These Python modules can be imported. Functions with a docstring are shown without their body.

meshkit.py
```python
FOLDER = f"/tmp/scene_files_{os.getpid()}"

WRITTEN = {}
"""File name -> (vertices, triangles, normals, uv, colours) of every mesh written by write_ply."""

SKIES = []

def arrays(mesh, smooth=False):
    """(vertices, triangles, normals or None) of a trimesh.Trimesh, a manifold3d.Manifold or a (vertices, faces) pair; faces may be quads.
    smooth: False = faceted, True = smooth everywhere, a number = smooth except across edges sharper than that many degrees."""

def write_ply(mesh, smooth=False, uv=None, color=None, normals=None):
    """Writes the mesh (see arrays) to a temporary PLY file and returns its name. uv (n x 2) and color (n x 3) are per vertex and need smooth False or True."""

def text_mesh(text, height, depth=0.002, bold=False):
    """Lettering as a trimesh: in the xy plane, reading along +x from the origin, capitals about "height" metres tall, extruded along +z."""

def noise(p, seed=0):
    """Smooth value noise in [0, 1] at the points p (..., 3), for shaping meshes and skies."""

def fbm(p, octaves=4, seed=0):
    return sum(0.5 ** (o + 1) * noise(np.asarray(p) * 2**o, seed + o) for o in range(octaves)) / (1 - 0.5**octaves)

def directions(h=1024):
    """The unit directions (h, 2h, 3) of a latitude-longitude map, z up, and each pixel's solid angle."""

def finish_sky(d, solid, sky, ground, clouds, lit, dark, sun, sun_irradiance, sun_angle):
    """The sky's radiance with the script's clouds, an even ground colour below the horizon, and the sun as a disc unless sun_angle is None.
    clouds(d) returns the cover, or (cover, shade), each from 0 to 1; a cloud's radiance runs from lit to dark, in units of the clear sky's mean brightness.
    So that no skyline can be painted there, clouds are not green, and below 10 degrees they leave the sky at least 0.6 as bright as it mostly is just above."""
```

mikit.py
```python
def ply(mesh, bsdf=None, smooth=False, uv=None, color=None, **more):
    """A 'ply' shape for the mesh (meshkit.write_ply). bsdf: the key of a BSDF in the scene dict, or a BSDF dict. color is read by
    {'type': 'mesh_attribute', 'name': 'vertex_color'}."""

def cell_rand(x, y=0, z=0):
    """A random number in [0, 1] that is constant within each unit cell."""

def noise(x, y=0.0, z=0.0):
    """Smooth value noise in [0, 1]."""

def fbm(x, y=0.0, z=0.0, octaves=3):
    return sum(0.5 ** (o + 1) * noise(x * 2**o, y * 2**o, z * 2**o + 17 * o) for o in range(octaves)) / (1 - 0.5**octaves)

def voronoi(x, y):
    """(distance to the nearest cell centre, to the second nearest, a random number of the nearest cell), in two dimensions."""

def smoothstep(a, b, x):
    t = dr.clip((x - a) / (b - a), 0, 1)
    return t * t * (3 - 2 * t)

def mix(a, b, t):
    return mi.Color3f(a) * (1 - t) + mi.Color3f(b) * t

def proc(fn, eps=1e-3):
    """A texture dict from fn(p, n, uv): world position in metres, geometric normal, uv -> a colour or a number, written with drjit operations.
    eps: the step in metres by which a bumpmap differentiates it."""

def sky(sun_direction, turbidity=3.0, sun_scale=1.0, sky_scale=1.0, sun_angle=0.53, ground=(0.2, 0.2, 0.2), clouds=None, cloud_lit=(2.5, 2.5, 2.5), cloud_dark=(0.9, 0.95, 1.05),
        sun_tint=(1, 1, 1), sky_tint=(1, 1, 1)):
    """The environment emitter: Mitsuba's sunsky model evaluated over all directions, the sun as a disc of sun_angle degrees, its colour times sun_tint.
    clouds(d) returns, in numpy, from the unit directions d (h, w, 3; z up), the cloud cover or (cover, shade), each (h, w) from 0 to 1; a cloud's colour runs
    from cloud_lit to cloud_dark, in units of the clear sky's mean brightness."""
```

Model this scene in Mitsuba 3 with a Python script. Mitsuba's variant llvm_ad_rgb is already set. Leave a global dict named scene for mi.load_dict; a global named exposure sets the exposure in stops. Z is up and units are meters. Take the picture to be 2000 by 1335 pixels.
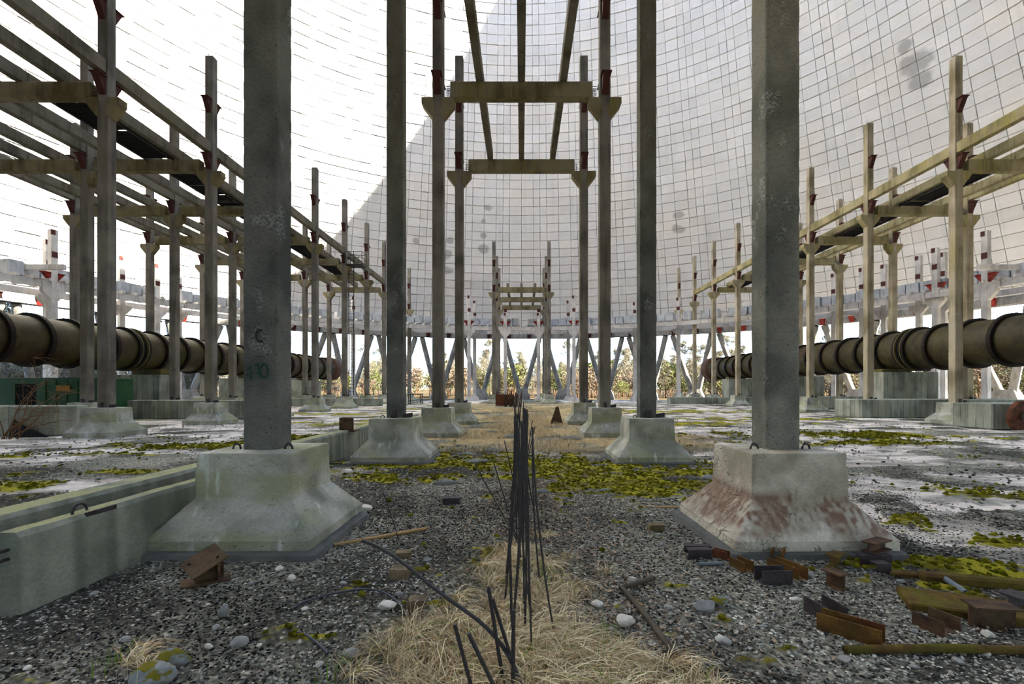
import math, random
import numpy as np, trimesh, mitsuba as mi, drjit as dr
import mikit, meshkit
from mikit import proc, noise, fbm, voronoi, cell_rand, smoothstep, mix
T = mi.ScalarTransform4f

# ------------------------------------------------------------------ camera, sky, sun, exposure
EYE, FOC, VX, VY = 1.72, 963.0, 1018.5, 757.0        # eye height, focal length and principal point in pixels of a 2000 x 1335 frame
scene, labels = {}, {}
scene['camera'] = {'type': 'perspective', 'fov': math.degrees(2 * math.atan(1000 / FOC)), 'fov_axis': 'x', 'near_clip': 0.05, 'far_clip': 2000.0,
                   'principal_point_offset_x': -(VX - 1000) / 2000, 'principal_point_offset_y': -(VY - 667.5) / 1335,
                   'to_world': T().look_at(origin=[0, 0, EYE], target=[0, 1, EYE], up=[0, 0, 1])}
SUN_AZ, SUN_EL = math.radians(118), math.radians(40)
SUN = [math.cos(SUN_EL) * math.sin(SUN_AZ), math.cos(SUN_EL) * math.cos(SUN_AZ), math.sin(SUN_EL)]
scene['sky'] = mikit.sky(SUN, turbidity=3.5, sun_scale=1.1, sky_scale=.85, sun_tint=(.9, 1.0, 1.13), ground=(0.2, 0.19, 0.15))
exposure = 5.1

rng = np.random.default_rng(7)
random.seed(7)
CY = 28.3                                            # centre of the tower lies at (0, CY)
A_H, H_T, B_H = 26.5, 100.6, 60.1
H_BOT, H_RIM = 9.8, 72.0
def RAD(h): return A_H * np.sqrt(1 + ((np.asarray(h, float) - H_T) / B_H) ** 2)
def pt(px, py, Z): return np.array([(px - VX) * Z / FOC, Z, EYE - (py - VY) * Z / FOC])
def gz(py): return FOC * EYE / (py - VY)
def gp(px, py, z=0.0):
    Z = FOC * (EYE - z) / (py - VY)
    return np.array([(px - VX) * Z / FOC, Z, z])
def s2l(r, g, b):
    c = np.array([r, g, b], float) / 255
    return np.where(c <= 0.04045, c / 12.92, ((c + 0.055) / 1.055) ** 2.4).tolist()

# ------------------------------------------------------------------ mesh helpers
class MB:
    def __init__(self): self.v, self.f, self.n = [], [], 0
    def add(self, v, f):
        v = np.asarray(v, float); f = np.asarray(f, int)
        self.v.append(v); self.f.append(f + self.n); self.n += len(v); return self
    def box(self, lo, hi, ch=0.0, R=None, about=None):
        v, f = cbox(lo, hi, ch)
        if R is not None:
            c = (np.array(lo, float) + np.array(hi, float)) / 2 if about is None else np.array(about, float)
            v = (v - c) @ np.asarray(R).T + c
        return self.add(v, f)
    def tube(self, pts, r, n=6, caps=True):
        return self.add(*tube(pts, r, n, caps))
    def mesh(self): return np.vstack(self.v), np.vstack(self.f)
_sg = np.array([[x, y, z] for x in (-1, 1) for y in (-1, 1) for z in (-1, 1)], float)
_ct = np.vstack([np.where(np.eye(3)[a] > 0, _sg, _sg * 0.8) for a in range(3)])
_hull = trimesh.convex.convex_hull(_ct)
_d = ((_hull.vertices[:, None] - _ct[None]) ** 2).sum(-1).argmin(1)
_cf = _d[_hull.faces]
_bf = np.array([[0, 1, 3], [0, 3, 2], [4, 6, 7], [4, 7, 5], [0, 4, 5], [0, 5, 1], [2, 3, 7], [2, 7, 6], [0, 2, 6], [0, 6, 4], [1, 5, 7], [1, 7, 3]])
def cbox(lo, hi, ch=0.0):
    lo, hi = np.array(lo, float), np.array(hi, float)
    c, h = (lo + hi) / 2, (hi - lo) / 2
    if ch <= 0: return c + _sg * h, _bf
    ch = min(ch, h.min() * 0.45)
    return np.vstack([c + _sg * (h - ch * (1 - np.eye(3)[a])) for a in range(3)]), _cf
def rotz(a): c, s = math.cos(a), math.sin(a); return np.array([[c, -s, 0], [s, c, 0], [0, 0, 1.0]])
def rotx(a): c, s = math.cos(a), math.sin(a); return np.array([[1.0, 0, 0], [0, c, -s], [0, s, c]])
def roty(a): c, s = math.cos(a), math.sin(a); return np.array([[c, 0, s], [0, 1.0, 0], [-s, 0, c]])
def tube(pts, r, n=6, caps=True):
    p = np.asarray(pts, float); r = np.broadcast_to(r, (len(p),))
    t = np.gradient(p, axis=0); t /= np.linalg.norm(t, axis=1, keepdims=True) + 1e-12
    a = np.cross(t, np.where(np.abs(t[:, 2:]) < 0.9, [0, 0, 1.0], [1.0, 0, 0])); a /= np.linalg.norm(a, axis=1, keepdims=True) + 1e-12
    b, ang = np.cross(t, a), np.arange(n) * 2 * np.pi / n
    v = p[:, None] + r[:, None, None] * (np.cos(ang)[None, :, None] * a[:, None] + np.sin(ang)[None, :, None] * b[:, None])
    i, j = np.meshgrid(np.arange(len(p) - 1), np.arange(n), indexing='ij')
    q = np.stack([i * n + j, i * n + (j + 1) % n, (i + 1) * n + (j + 1) % n, (i + 1) * n + j], -1).reshape(-1, 4)
    f = [q[:, [0, 1, 2]], q[:, [0, 2, 3]]]
    if caps:
        k = np.arange(1, n - 1); o = (len(p) - 1) * n
        f += [np.stack([k * 0, k + 1, k], 1), np.stack([k * 0 + o, o + k, o + k + 1], 1)]
    return v.reshape(-1, 3), np.vstack(f)
def loft(rings, caps=True):
    """rings: list of (n,3) closed loops, counter-clockwise seen from the end they run to."""
    R = np.array(rings, float); m, n = R.shape[:2]
    i, j = np.meshgrid(np.arange(m - 1), np.arange(n), indexing='ij')
    q = np.stack([i * n + j, i * n + (j + 1) % n, (i + 1) * n + (j + 1) % n, (i + 1) * n + j], -1).reshape(-1, 4)
    f = [q[:, [0, 1, 2]], q[:, [0, 2, 3]]]
    if caps:
        k = np.arange(1, n - 1); o = (m - 1) * n
        f += [np.stack([k * 0, k + 1, k], 1), np.stack([k * 0 + o, o + k, o + k + 1], 1)]
    return R.reshape(-1, 3), np.vstack(f)
def extrude(poly, axis, a0, a1):
    """convex polygon (n,2) in the plane across axis (the two other axes in cyclic order), extruded along it."""
    P = np.asarray(poly, float); o = [(1, 2), (2, 0), (0, 1)][axis]
    if 0.5 * np.sum(P[:, 0] * np.roll(P[:, 1], -1) - np.roll(P[:, 0], -1) * P[:, 1]) < 0: P = P[::-1]
    rings = []
    for a in (a0, a1):
        v = np.zeros((len(P), 3)); v[:, axis] = a; v[:, o[0]] = P[:, 0]; v[:, o[1]] = P[:, 1]; rings.append(v)
    return loft(rings)
def octo(cx, cy, hx, hy, ch):
    return np.array([[cx - hx + ch, cy - hy], [cx + hx - ch, cy - hy], [cx + hx, cy - hy + ch], [cx + hx, cy + hy - ch], [cx + hx - ch, cy + hy], [cx - hx + ch, cy + hy], [cx - hx, cy + hy - ch], [cx - hx, cy - hy + ch]])
def sq_ring(n, rnd=0.06):
    """unit square loop (half width 1), n points a side, with the corner rounded by rnd; also how close each point lies to a corner."""
    t = np.linspace(-1, 1, n, endpoint=False)
    s = [np.stack([t, -np.ones(n)], 1), np.stack([np.ones(n), t], 1), np.stack([-t, np.ones(n)], 1), np.stack([-np.ones(n), -t], 1)]
    p = np.vstack(s); m = np.abs(p).min(1); near = np.clip((m - (1 - rnd)) / rnd, 0, 1)
    return p * (1 - 0.3 * rnd * near ** 2)[:, None], near
def worn(levels, halves, center, n=14, amp=0.006, chip=0.03, seed=0, yaw=0.0, rnd=0.08):
    """square loft whose faces and edges are uneven: levels z, half widths."""
    p, near = sq_ring(n, rnd); rings = []
    for z, h in zip(levels, halves):
        q = np.c_[p * h, np.full(len(p), z)]
        a = meshkit.fbm(np.c_[q[:, :2] * 3, np.full(len(p), z * 3)] + seed * 31.7, 3)
        c = meshkit.noise(np.c_[q[:, :2] * 5, np.full(len(p), z * 6)] + seed * 17.1)
        k = 1 - (amp * (a - 0.4) + chip * near * np.clip((c - 0.62) * 4, 0, 1)) / h
        q[:, :2] *= k[:, None]
        rings.append(q @ rotz(yaw).T + np.array([center[0], center[1], 0]))
    return loft(rings)
def rock(r, seed, squash=(1, 1, 0.7), sub=2, rough=0.35):
    m = trimesh.creation.icosphere(subdivisions=sub, radius=1.0); v = np.array(m.vertices)
    k = 1 - rough / 2 + rough * meshkit.fbm(v * 1.6 + seed * 13.3, 3)
    g = np.random.default_rng(seed)
    for _ in range(5):                                 # cut flat faces
        d = g.normal(size=3); d /= np.linalg.norm(d); s = (v * k[:, None]) @ d; lim = g.uniform(0.55, 0.85)
        k = np.where(s > lim, k * lim / np.maximum(s, 1e-6), k)
    return v * k[:, None] * np.array(squash) * r, np.array(m.faces)
def place(m, loc=(0, 0, 0), R=None):
    v, f = m
    if R is not None: v = v @ np.asarray(R).T
    return v + np.asarray(loc, float), f

# ------------------------------------------------------------------ entries
_count = {}
def numbered(name):
    k = _count.get(name, 0); _count[name] = k + 1
    return name if k == 0 else f'{name}_{k:03d}'
def thing(name, label, cat, group=None):
    key = numbered(name); labels[key] = {'label': label, 'category': cat}
    if group: labels[key]['group'] = group
    return key
def put(key, m, bsdf, smooth=False, **more): scene[key] = mikit.ply(m, bsdf, smooth=smooth, **more); return key
def part(name, parent, m, bsdf, smooth=False, label=None, kind=None, **more):
    key = numbered(parent + '__' + name); put(key, m, bsdf, smooth, **more)
    if label or kind: labels[key] = {k: v for k, v in (('label', label), ('kind', kind)) if v}
    return key
def solo(name, label, cat, m, bsdf, smooth=False, group=None, kind=None, **more):
    key = thing(name, label, cat, group); put(key, m, bsdf, smooth, **more)
    if kind: labels[key]['kind'] = kind
    return key
def struct(name, m, bsdf, smooth=False, label=None, **more):
    put(name, m, bsdf, smooth, **more); labels[name] = {'kind': 'structure'}
    if label: labels[name]['label'] = label
    return name
ORD = ['nearest', 'second', 'third', 'fourth', 'fifth', 'sixth', 'seventh', 'eighth', 'ninth', 'tenth', 'eleventh', 'twelfth']
def nth(k): return 'nearest' if k == 0 else ORD[k] + ' nearest'

ORD1 = ['first', 'second', 'third', 'fourth', 'fifth', 'sixth', 'seventh', 'eighth', 'ninth', 'tenth', 'eleventh', 'twelfth', 'thirteenth', 'fourteenth']
# ------------------------------------------------------------------ materials
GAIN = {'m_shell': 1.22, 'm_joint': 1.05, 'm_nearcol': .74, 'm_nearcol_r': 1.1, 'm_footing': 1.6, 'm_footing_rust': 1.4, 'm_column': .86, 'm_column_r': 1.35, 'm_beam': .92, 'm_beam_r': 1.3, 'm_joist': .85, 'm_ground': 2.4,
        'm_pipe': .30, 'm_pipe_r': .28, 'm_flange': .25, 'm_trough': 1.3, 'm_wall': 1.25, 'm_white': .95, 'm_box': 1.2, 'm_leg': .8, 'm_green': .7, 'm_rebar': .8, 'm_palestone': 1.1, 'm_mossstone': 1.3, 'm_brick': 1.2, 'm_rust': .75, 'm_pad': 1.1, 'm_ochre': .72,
        'm_darksteel': .9, 'm_mosswood': .75, 'm_hose': 1.0, 'm_stone': 1.3, 'm_slabrubble': 1.2, 'm_bark': .35, 'm_twig': .8, 'm_wood': 1.3, 'm_red': .9, 'm_paint': .8, 'm_bracket': 1.0}
def mat(name, color, rough=0.9, spec=0.25, metallic=0.0, bump=None, bump_scale=0.004, eps=0.004, two=True):
    k = GAIN.get(name, .6)
    c = proc((lambda p, n, uv: color(p, n, uv) * k) if k != 1 else color) if callable(color) else {'type': 'rgb', 'value': [float(v) * k for v in color]}
    b = {'type': 'principled', 'base_color': c, 'roughness': rough, 'specular': spec, 'metallic': metallic}
    if two: b = {'type': 'twosided', 'bsdf': b}
    scene[name] = b
C3 = mi.Color3f
PI = math.pi
NG, DZ = 50, 1.1                                       # panel groups round the shell, height of a lift
def shell_hit(px, py):
    lo, hi = 30., 95.; u, v = (px - VX) / FOC, (VY - py) / FOC
    for _ in range(50):
        Z = (lo + hi) / 2
        if math.hypot(u * Z, Z - CY) < RAD(EYE + v * Z): lo = Z
        else: hi = Z
    return math.atan2(u * Z, Z - CY), EYE + v * Z
STAINS = [(*shell_hit(px, py), w, h) for px, py, w, h in ((1770, 92, .8, .7), (1790, 118, 1.5, 1.2), (1797, 160, 1.5, .8), (952, 406, .8, .45), (944, 432, .5, .5), (944, 460, .6, .5), (945, 486, .9, .7), (878, 470, .8, .5), (872, 497, 1.0, .8), (875, 528, .9, .7), (1325, 420, .8, .5), (1325, 447, .9, .6), (590, 186, 1.0, .5), (590, 215, 1.1, .6), (812, 470, .6, .5))]
def shell_col(p, n, uv):
    th = dr.atan2(p.x, p.y - CY)
    g = th * (NG / (2 * PI)) + 200.0; f = g - dr.floor(g)
    i = dr.floor(g) * 4 + dr.select(f > .317, 1., 0.) + dr.select(f > .5, 1., 0.) + dr.select(f > .683, 1., 0.)
    k = dr.floor((p.z - H_BOT) / DZ)
    s = th * 42.0
    v = 0.90 + 0.08 * cell_rand(i, k, 1) + 0.10 * (fbm(s * .35, p.z * .35, 3.0) - .5) + .06 * (cell_rand(0, k, 7) - .5)
    board = noise(p.z * 9.0, i * 3.1, k) * .5 + noise(s * .8, p.z * 14.0, 2.0) * .5
    v = v * (0.95 + .10 * board)
    stain = 0.0
    for t0, h0, w_, hh_ in STAINS:
        stain = dr.maximum(stain, dr.exp(-dr.square((th - t0) * 42 / w_) - dr.square((p.z - h0) / hh_)))
    stain = smoothstep(.35, .75, stain + .8 * (fbm(s * 1.1, p.z * 1.1, 5.0) - .5))
    drip = smoothstep(.74, .9, noise(s * 2.2, p.z * .18, 8.0)) * .25
    warm = mix((.515, .515, .52), (.525, .512, .495), smoothstep(.4, .75, fbm(s * .22, p.z * .25, 21.0)))
    return warm * v * (1 - .42 * stain) * (1 - .25 * drip)
mat('m_shell', shell_col)
mat('m_joint', lambda p, n, uv: C3(.27, .265, .26) * (.7 + .5 * fbm(p.x * .8, p.y * .8, p.z * .8)))
def concrete(base, moss, dark, wet=.5, lifts=True, seed=0.0):
    def fn(p, n, uv):
        a = fbm(p.x * 1.3 + seed, p.y * 1.3, p.z * .9, octaves=4)
        st = fbm(p.x * 7 + seed, p.y * 7, p.z * .35, octaves=3)          # streaks that run down
        fine = noise(p.x * 60, p.y * 60, p.z * 60)
        c = mix(dark, base, smoothstep(.30, .62, a * .6 + st * .4))
        c = mix(c, moss, smoothstep(.50, .75, st * .6 + fbm(p.x * .6, p.y * .6, p.z * .25 + seed) * .4) * wet)
        c = c * (.86 + .28 * fine)
        if lifts: c = c * (.93 + .14 * cell_rand(dr.floor(p.z / .42 + cell_rand(dr.floor(p.x / 2), dr.floor(p.y / 2)) * 3), dr.floor(p.x / 2), 3))
        return c
    return fn
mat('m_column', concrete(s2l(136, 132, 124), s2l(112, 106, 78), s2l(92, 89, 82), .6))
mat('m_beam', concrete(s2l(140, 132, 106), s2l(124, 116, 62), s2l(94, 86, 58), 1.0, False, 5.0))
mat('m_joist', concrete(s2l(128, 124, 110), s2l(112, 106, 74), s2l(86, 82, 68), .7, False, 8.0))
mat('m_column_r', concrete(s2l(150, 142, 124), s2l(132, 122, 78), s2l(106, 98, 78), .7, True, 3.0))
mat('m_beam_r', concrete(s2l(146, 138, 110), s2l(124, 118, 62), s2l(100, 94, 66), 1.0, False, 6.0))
def near_col(p, n, uv):
    a = fbm(p.x * 2.2, p.y * 2.2, p.z * 1.6, octaves=4); fine = fbm(p.x * 45, p.y * 45, p.z * 45, octaves=2)
    c = mix(s2l(86, 90, 88), s2l(122, 124, 120), smoothstep(.3, .7, a))
    c = mix(c, s2l(168, 174, 176), smoothstep(.60, .72, fbm(p.x * 4, p.y * 4, p.z * 2.2, octaves=4)) * .55 * smoothstep(.35, .7, fine))
    c = mix(c, s2l(118, 112, 88), smoothstep(2.5, 9, p.z) * .5)
    c = c * (.93 + .14 * cell_rand(dr.floor(p.z / .36), 2, 3)) * (.8 + .4 * fine)
    pore = smoothstep(.80, .86, noise(p.x * 38, p.y * 38, p.z * 38))
    return c * (1 - .45 * pore)
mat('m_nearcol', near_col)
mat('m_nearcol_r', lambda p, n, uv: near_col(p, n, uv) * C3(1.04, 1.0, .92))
def footing_col(p, n, uv):
    a = fbm(p.x * 2.4 + 3, p.y * 2.4, p.z * 2.0, octaves=4); fine = fbm(p.x * 50, p.y * 50, p.z * 50, octaves=2)
    c = mix(s2l(104, 106, 96), s2l(142, 142, 134), smoothstep(.3, .68, a))
    c = mix(c, s2l(112, 116, 88), smoothstep(.42, .66, fbm(p.x * 1.5, p.y * 1.5, p.z * 3 + 8)) * .7)
    c = mix(c, s2l(188, 194, 194), smoothstep(.62, .8, fbm(p.x * 9, p.y * 9, p.z * 1.6 + 4, octaves=4)) * .4)
    return c * (.8 + .4 * fine) * (1 - .3 * smoothstep(.84, .9, noise(p.x * 34, p.y * 34, p.z * 34)))
mat('m_footing', footing_col)
def footing_rust(p, n, uv):
    a = fbm(p.x * 2.4 + 3, p.y * 2.4, p.z * 2.0, octaves=4); fine = fbm(p.x * 50, p.y * 50, p.z * 50, octaves=2)
    c = mix(s2l(128, 124, 110), s2l(168, 164, 152), smoothstep(.3, .68, a))
    d1, d2, w = voronoi(p.x * 9 + 1.8 * noise(p.x * 8, p.y * 8, p.z * 8), (p.z + p.y * .6) * 9 + 1.8 * noise(p.x * 8 + 7, p.y * 8, p.z * 8))
    crack = (1 - smoothstep(.015, .09, d2 - d1)) * smoothstep(.42, .6, fbm(p.x * 2.5, p.y * 2.5, p.z * 2.5 + 2))
    streak = noise(p.x * 26, p.y * 26, p.z * 2.5)
    rust = 1.25 * smoothstep(.34, .62, fbm(p.x * 2.6, p.y * 2.6 + 5, p.z * 1.6) + .18 * (streak - .5)) * smoothstep(.66, .5, p.z) * smoothstep(.10, .24, p.z) + .5 * smoothstep(.55, .7, fbm(p.x * 3.3, p.y * 3.3, p.z * .5 + 4)) * smoothstep(.4, .7, p.z)
    c = mix(c, s2l(92, 62, 46), dr.clip(rust, 0, 1) * (.6 + .4 * streak) * .9)
    c = mix(c, s2l(70, 64, 54), crack * .8)
    return c * (.8 + .4 * fine)
mat('m_footing_rust', footing_rust)
def trough_col(p, n, uv):
    st = noise(p.x * 5, p.y * 9.0, p.z * .6); a = fbm(p.x * 2, p.y * 2, p.z * 2, octaves=4); fine = fbm(p.x * 45, p.y * 45, p.z * 45, octaves=2)
    c = mix(s2l(88, 94, 84), s2l(126, 130, 120), smoothstep(.25, .7, a * .6 + st * .4))
    c = mix(c, s2l(130, 130, 88), smoothstep(.7, .95, n.z) * .75 * smoothstep(.2, .6, a))
    return c * (.82 + .36 * fine)
mat('m_trough', trough_col)
mat('m_white', concrete(s2l(206, 203, 200), s2l(188, 182, 170), s2l(172, 168, 164), .3, True, 2.0))
mat('m_box', concrete(s2l(168, 172, 176), s2l(160, 160, 156), s2l(134, 138, 142), .3, False, 12.0))
_wc = concrete(s2l(138, 142, 132), s2l(110, 114, 84), s2l(96, 100, 90), .7, False, 15.0)
def wall_col(p, n, uv):
    u = (p.x + p.y) / .36; f = u - dr.floor(u)
    return _wc(p, n, uv) * (.82 + .3 * cell_rand(dr.floor(u), 4, 2)) * (1 - .45 * (1 - smoothstep(.0, .10, dr.minimum(f, 1 - f))) * smoothstep(.3, .6, noise(u * .9, p.z * 1.5, 3.0)))
mat('m_wall', wall_col)
mat('m_leg', concrete(s2l(156, 154, 150), s2l(140, 136, 124), s2l(118, 116, 112), .3, False, 18.0))
def pipe_col(p, n, uv):
    a = fbm(p.x * 1.5, p.y * 2.5, p.z * 1.5, octaves=4); b = noise(p.y * 22, p.z * 3, p.x * 3)
    c = mix(s2l(92, 80, 44), s2l(116, 106, 52), smoothstep(.3, .7, a))
    c = mix(c, s2l(104, 66, 46), smoothstep(.5, .75, fbm(p.x * .9 + 4, p.y * .35, p.z * .9)) * .8)
    return c * (.85 + .3 * b)
mat('m_pipe', pipe_col, .55, .4)
mat('m_pipe_r', pipe_col, .55, .4)
mat('m_flange', lambda p, n, uv: mix(s2l(52, 42, 36), s2l(72, 56, 46), fbm(p.x * 3, p.y * 3, p.z * 3)), .7)
mat('m_olive', s2l(120, 112, 66), .7)
mat('m_pipeend', lambda p, n, uv: mix(s2l(92, 60, 48), s2l(122, 92, 70), fbm(p.x * 2, p.y * 2, p.z * 2)), .7)
mat('m_bracket', lambda p, n, uv: mix(s2l(56, 30, 30), s2l(84, 44, 38), fbm(p.x * 4, p.y * 4, p.z * 4)), .7)
mat('m_red', lambda p, n, uv: mix(s2l(150, 42, 34), s2l(108, 40, 34), smoothstep(.35, .7, fbm(p.x * 2.5, p.y * 2.5, p.z * 2.5))), .6)
mat('m_steel', s2l(44, 44, 48), .55, .5)
mat('m_rebar', lambda p, n, uv: mix(s2l(38, 38, 44), s2l(60, 56, 56), noise(p.x * 90, p.y * 90, p.z * 140)), .6, .4)
def rust_col(lo, hi, moss):
    def fn(p, n, uv):
        a = fbm(p.x * 8, p.y * 8, p.z * 8, octaves=4)
        c = mix(lo, hi, smoothstep(.3, .7, a))
        return mix(c, moss, smoothstep(.5, .7, fbm(p.x * 5 + 3, p.y * 5, p.z * 5)) * .7) * (.8 + .4 * noise(p.x * 70, p.y * 70, p.z * 70))
    return fn
mat('m_rust', rust_col(s2l(66, 50, 42), s2l(104, 78, 58), s2l(96, 82, 56)), .75)
mat('m_ochre', rust_col(s2l(92, 68, 34), s2l(124, 90, 44), s2l(110, 62, 36)), .8)
mat('m_rustplate', rust_col(s2l(96, 58, 40), s2l(138, 84, 54), s2l(90, 52, 40)), .8)
mat('m_darksteel', rust_col(s2l(50, 46, 50), s2l(70, 64, 66), s2l(58, 54, 54)), .6)
mat('m_mosswood', rust_col(s2l(88, 66, 40), s2l(110, 92, 40), s2l(92, 92, 30)), .95)
mat('m_wood', lambda p, n, uv: mix(s2l(96, 78, 52), s2l(146, 122, 82), fbm(p.x * 4 + p.y * 3, p.y * 30, p.z * 30)), .9)
mat('m_brick', rust_col(s2l(84, 76, 62), s2l(120, 106, 84), s2l(84, 82, 40)), .95)
mat('m_hose', s2l(62, 68, 78), .6, .4)
mat('m_tubebrown', lambda p, n, uv: mix(s2l(84, 76, 66), s2l(116, 108, 92), noise(p.x * 9, p.y * 9, p.z * 9)), .7)
mat('m_bluepipe', s2l(132, 146, 154), .5, .5)
mat('m_stone', lambda p, n, uv: mix(s2l(96, 98, 98), s2l(146, 146, 142), fbm(p.x * 9, p.y * 9, p.z * 9, octaves=4)), .95)
mat('m_palestone', lambda p, n, uv: mix(s2l(168, 164, 152), s2l(214, 212, 204), fbm(p.x * 12, p.y * 12, p.z * 12, octaves=4)), .95)
mat('m_mossstone', lambda p, n, uv: mix(mix(s2l(88, 94, 96), s2l(128, 132, 132), fbm(p.x * 12, p.y * 12, p.z * 12)), s2l(92, 88, 24), smoothstep(.50, .58, fbm(p.x * 9 + 3, p.y * 9, p.z * 9, octaves=4) + .12 * n.z - .06)), .95)
mat('m_slabrubble', lambda p, n, uv: mix(s2l(84, 88, 86), s2l(120, 124, 120), fbm(p.x * 8, p.y * 8, p.z * 8)), .95)
mat('m_pad', lambda p, n, uv: mix(s2l(66, 68, 66), s2l(104, 106, 102), fbm(p.x * 6, p.y * 6, p.z * 6, octaves=4)), .95)
mat('m_green', lambda p, n, uv: mix(s2l(22, 70, 34), s2l(40, 96, 52), fbm(p.x * 1.2, p.y * 1.2, p.z * 1.2)), .6, .4)
mat('m_dark', s2l(24, 24, 22), .9)
mat('m_orange', s2l(190, 140, 70), .8)
mat('m_paint', s2l(34, 78, 62), .8)
mat('m_ruststain', s2l(104, 84, 62), .9)
mat('m_bark', lambda p, n, uv: mix(s2l(96, 84, 74), s2l(150, 138, 124), noise(p.x * 3, p.y * 3, p.z * 6)), .95)
mat('m_twig', s2l(122, 92, 66), .9)
mat('m_vcol', lambda p, n, uv: C3(.3), .95)
scene['m_vcol'] = {'type': 'twosided', 'bsdf': {'type': 'diffuse', 'reflectance': {'type': 'mesh_attribute', 'name': 'vertex_color'}}}
scene['m_leaf'] = {'type': 'twosided', 'bsdf': {'type': 'diffuse', 'reflectance': {'type': 'mesh_attribute', 'name': 'vertex_color'}}}

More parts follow.
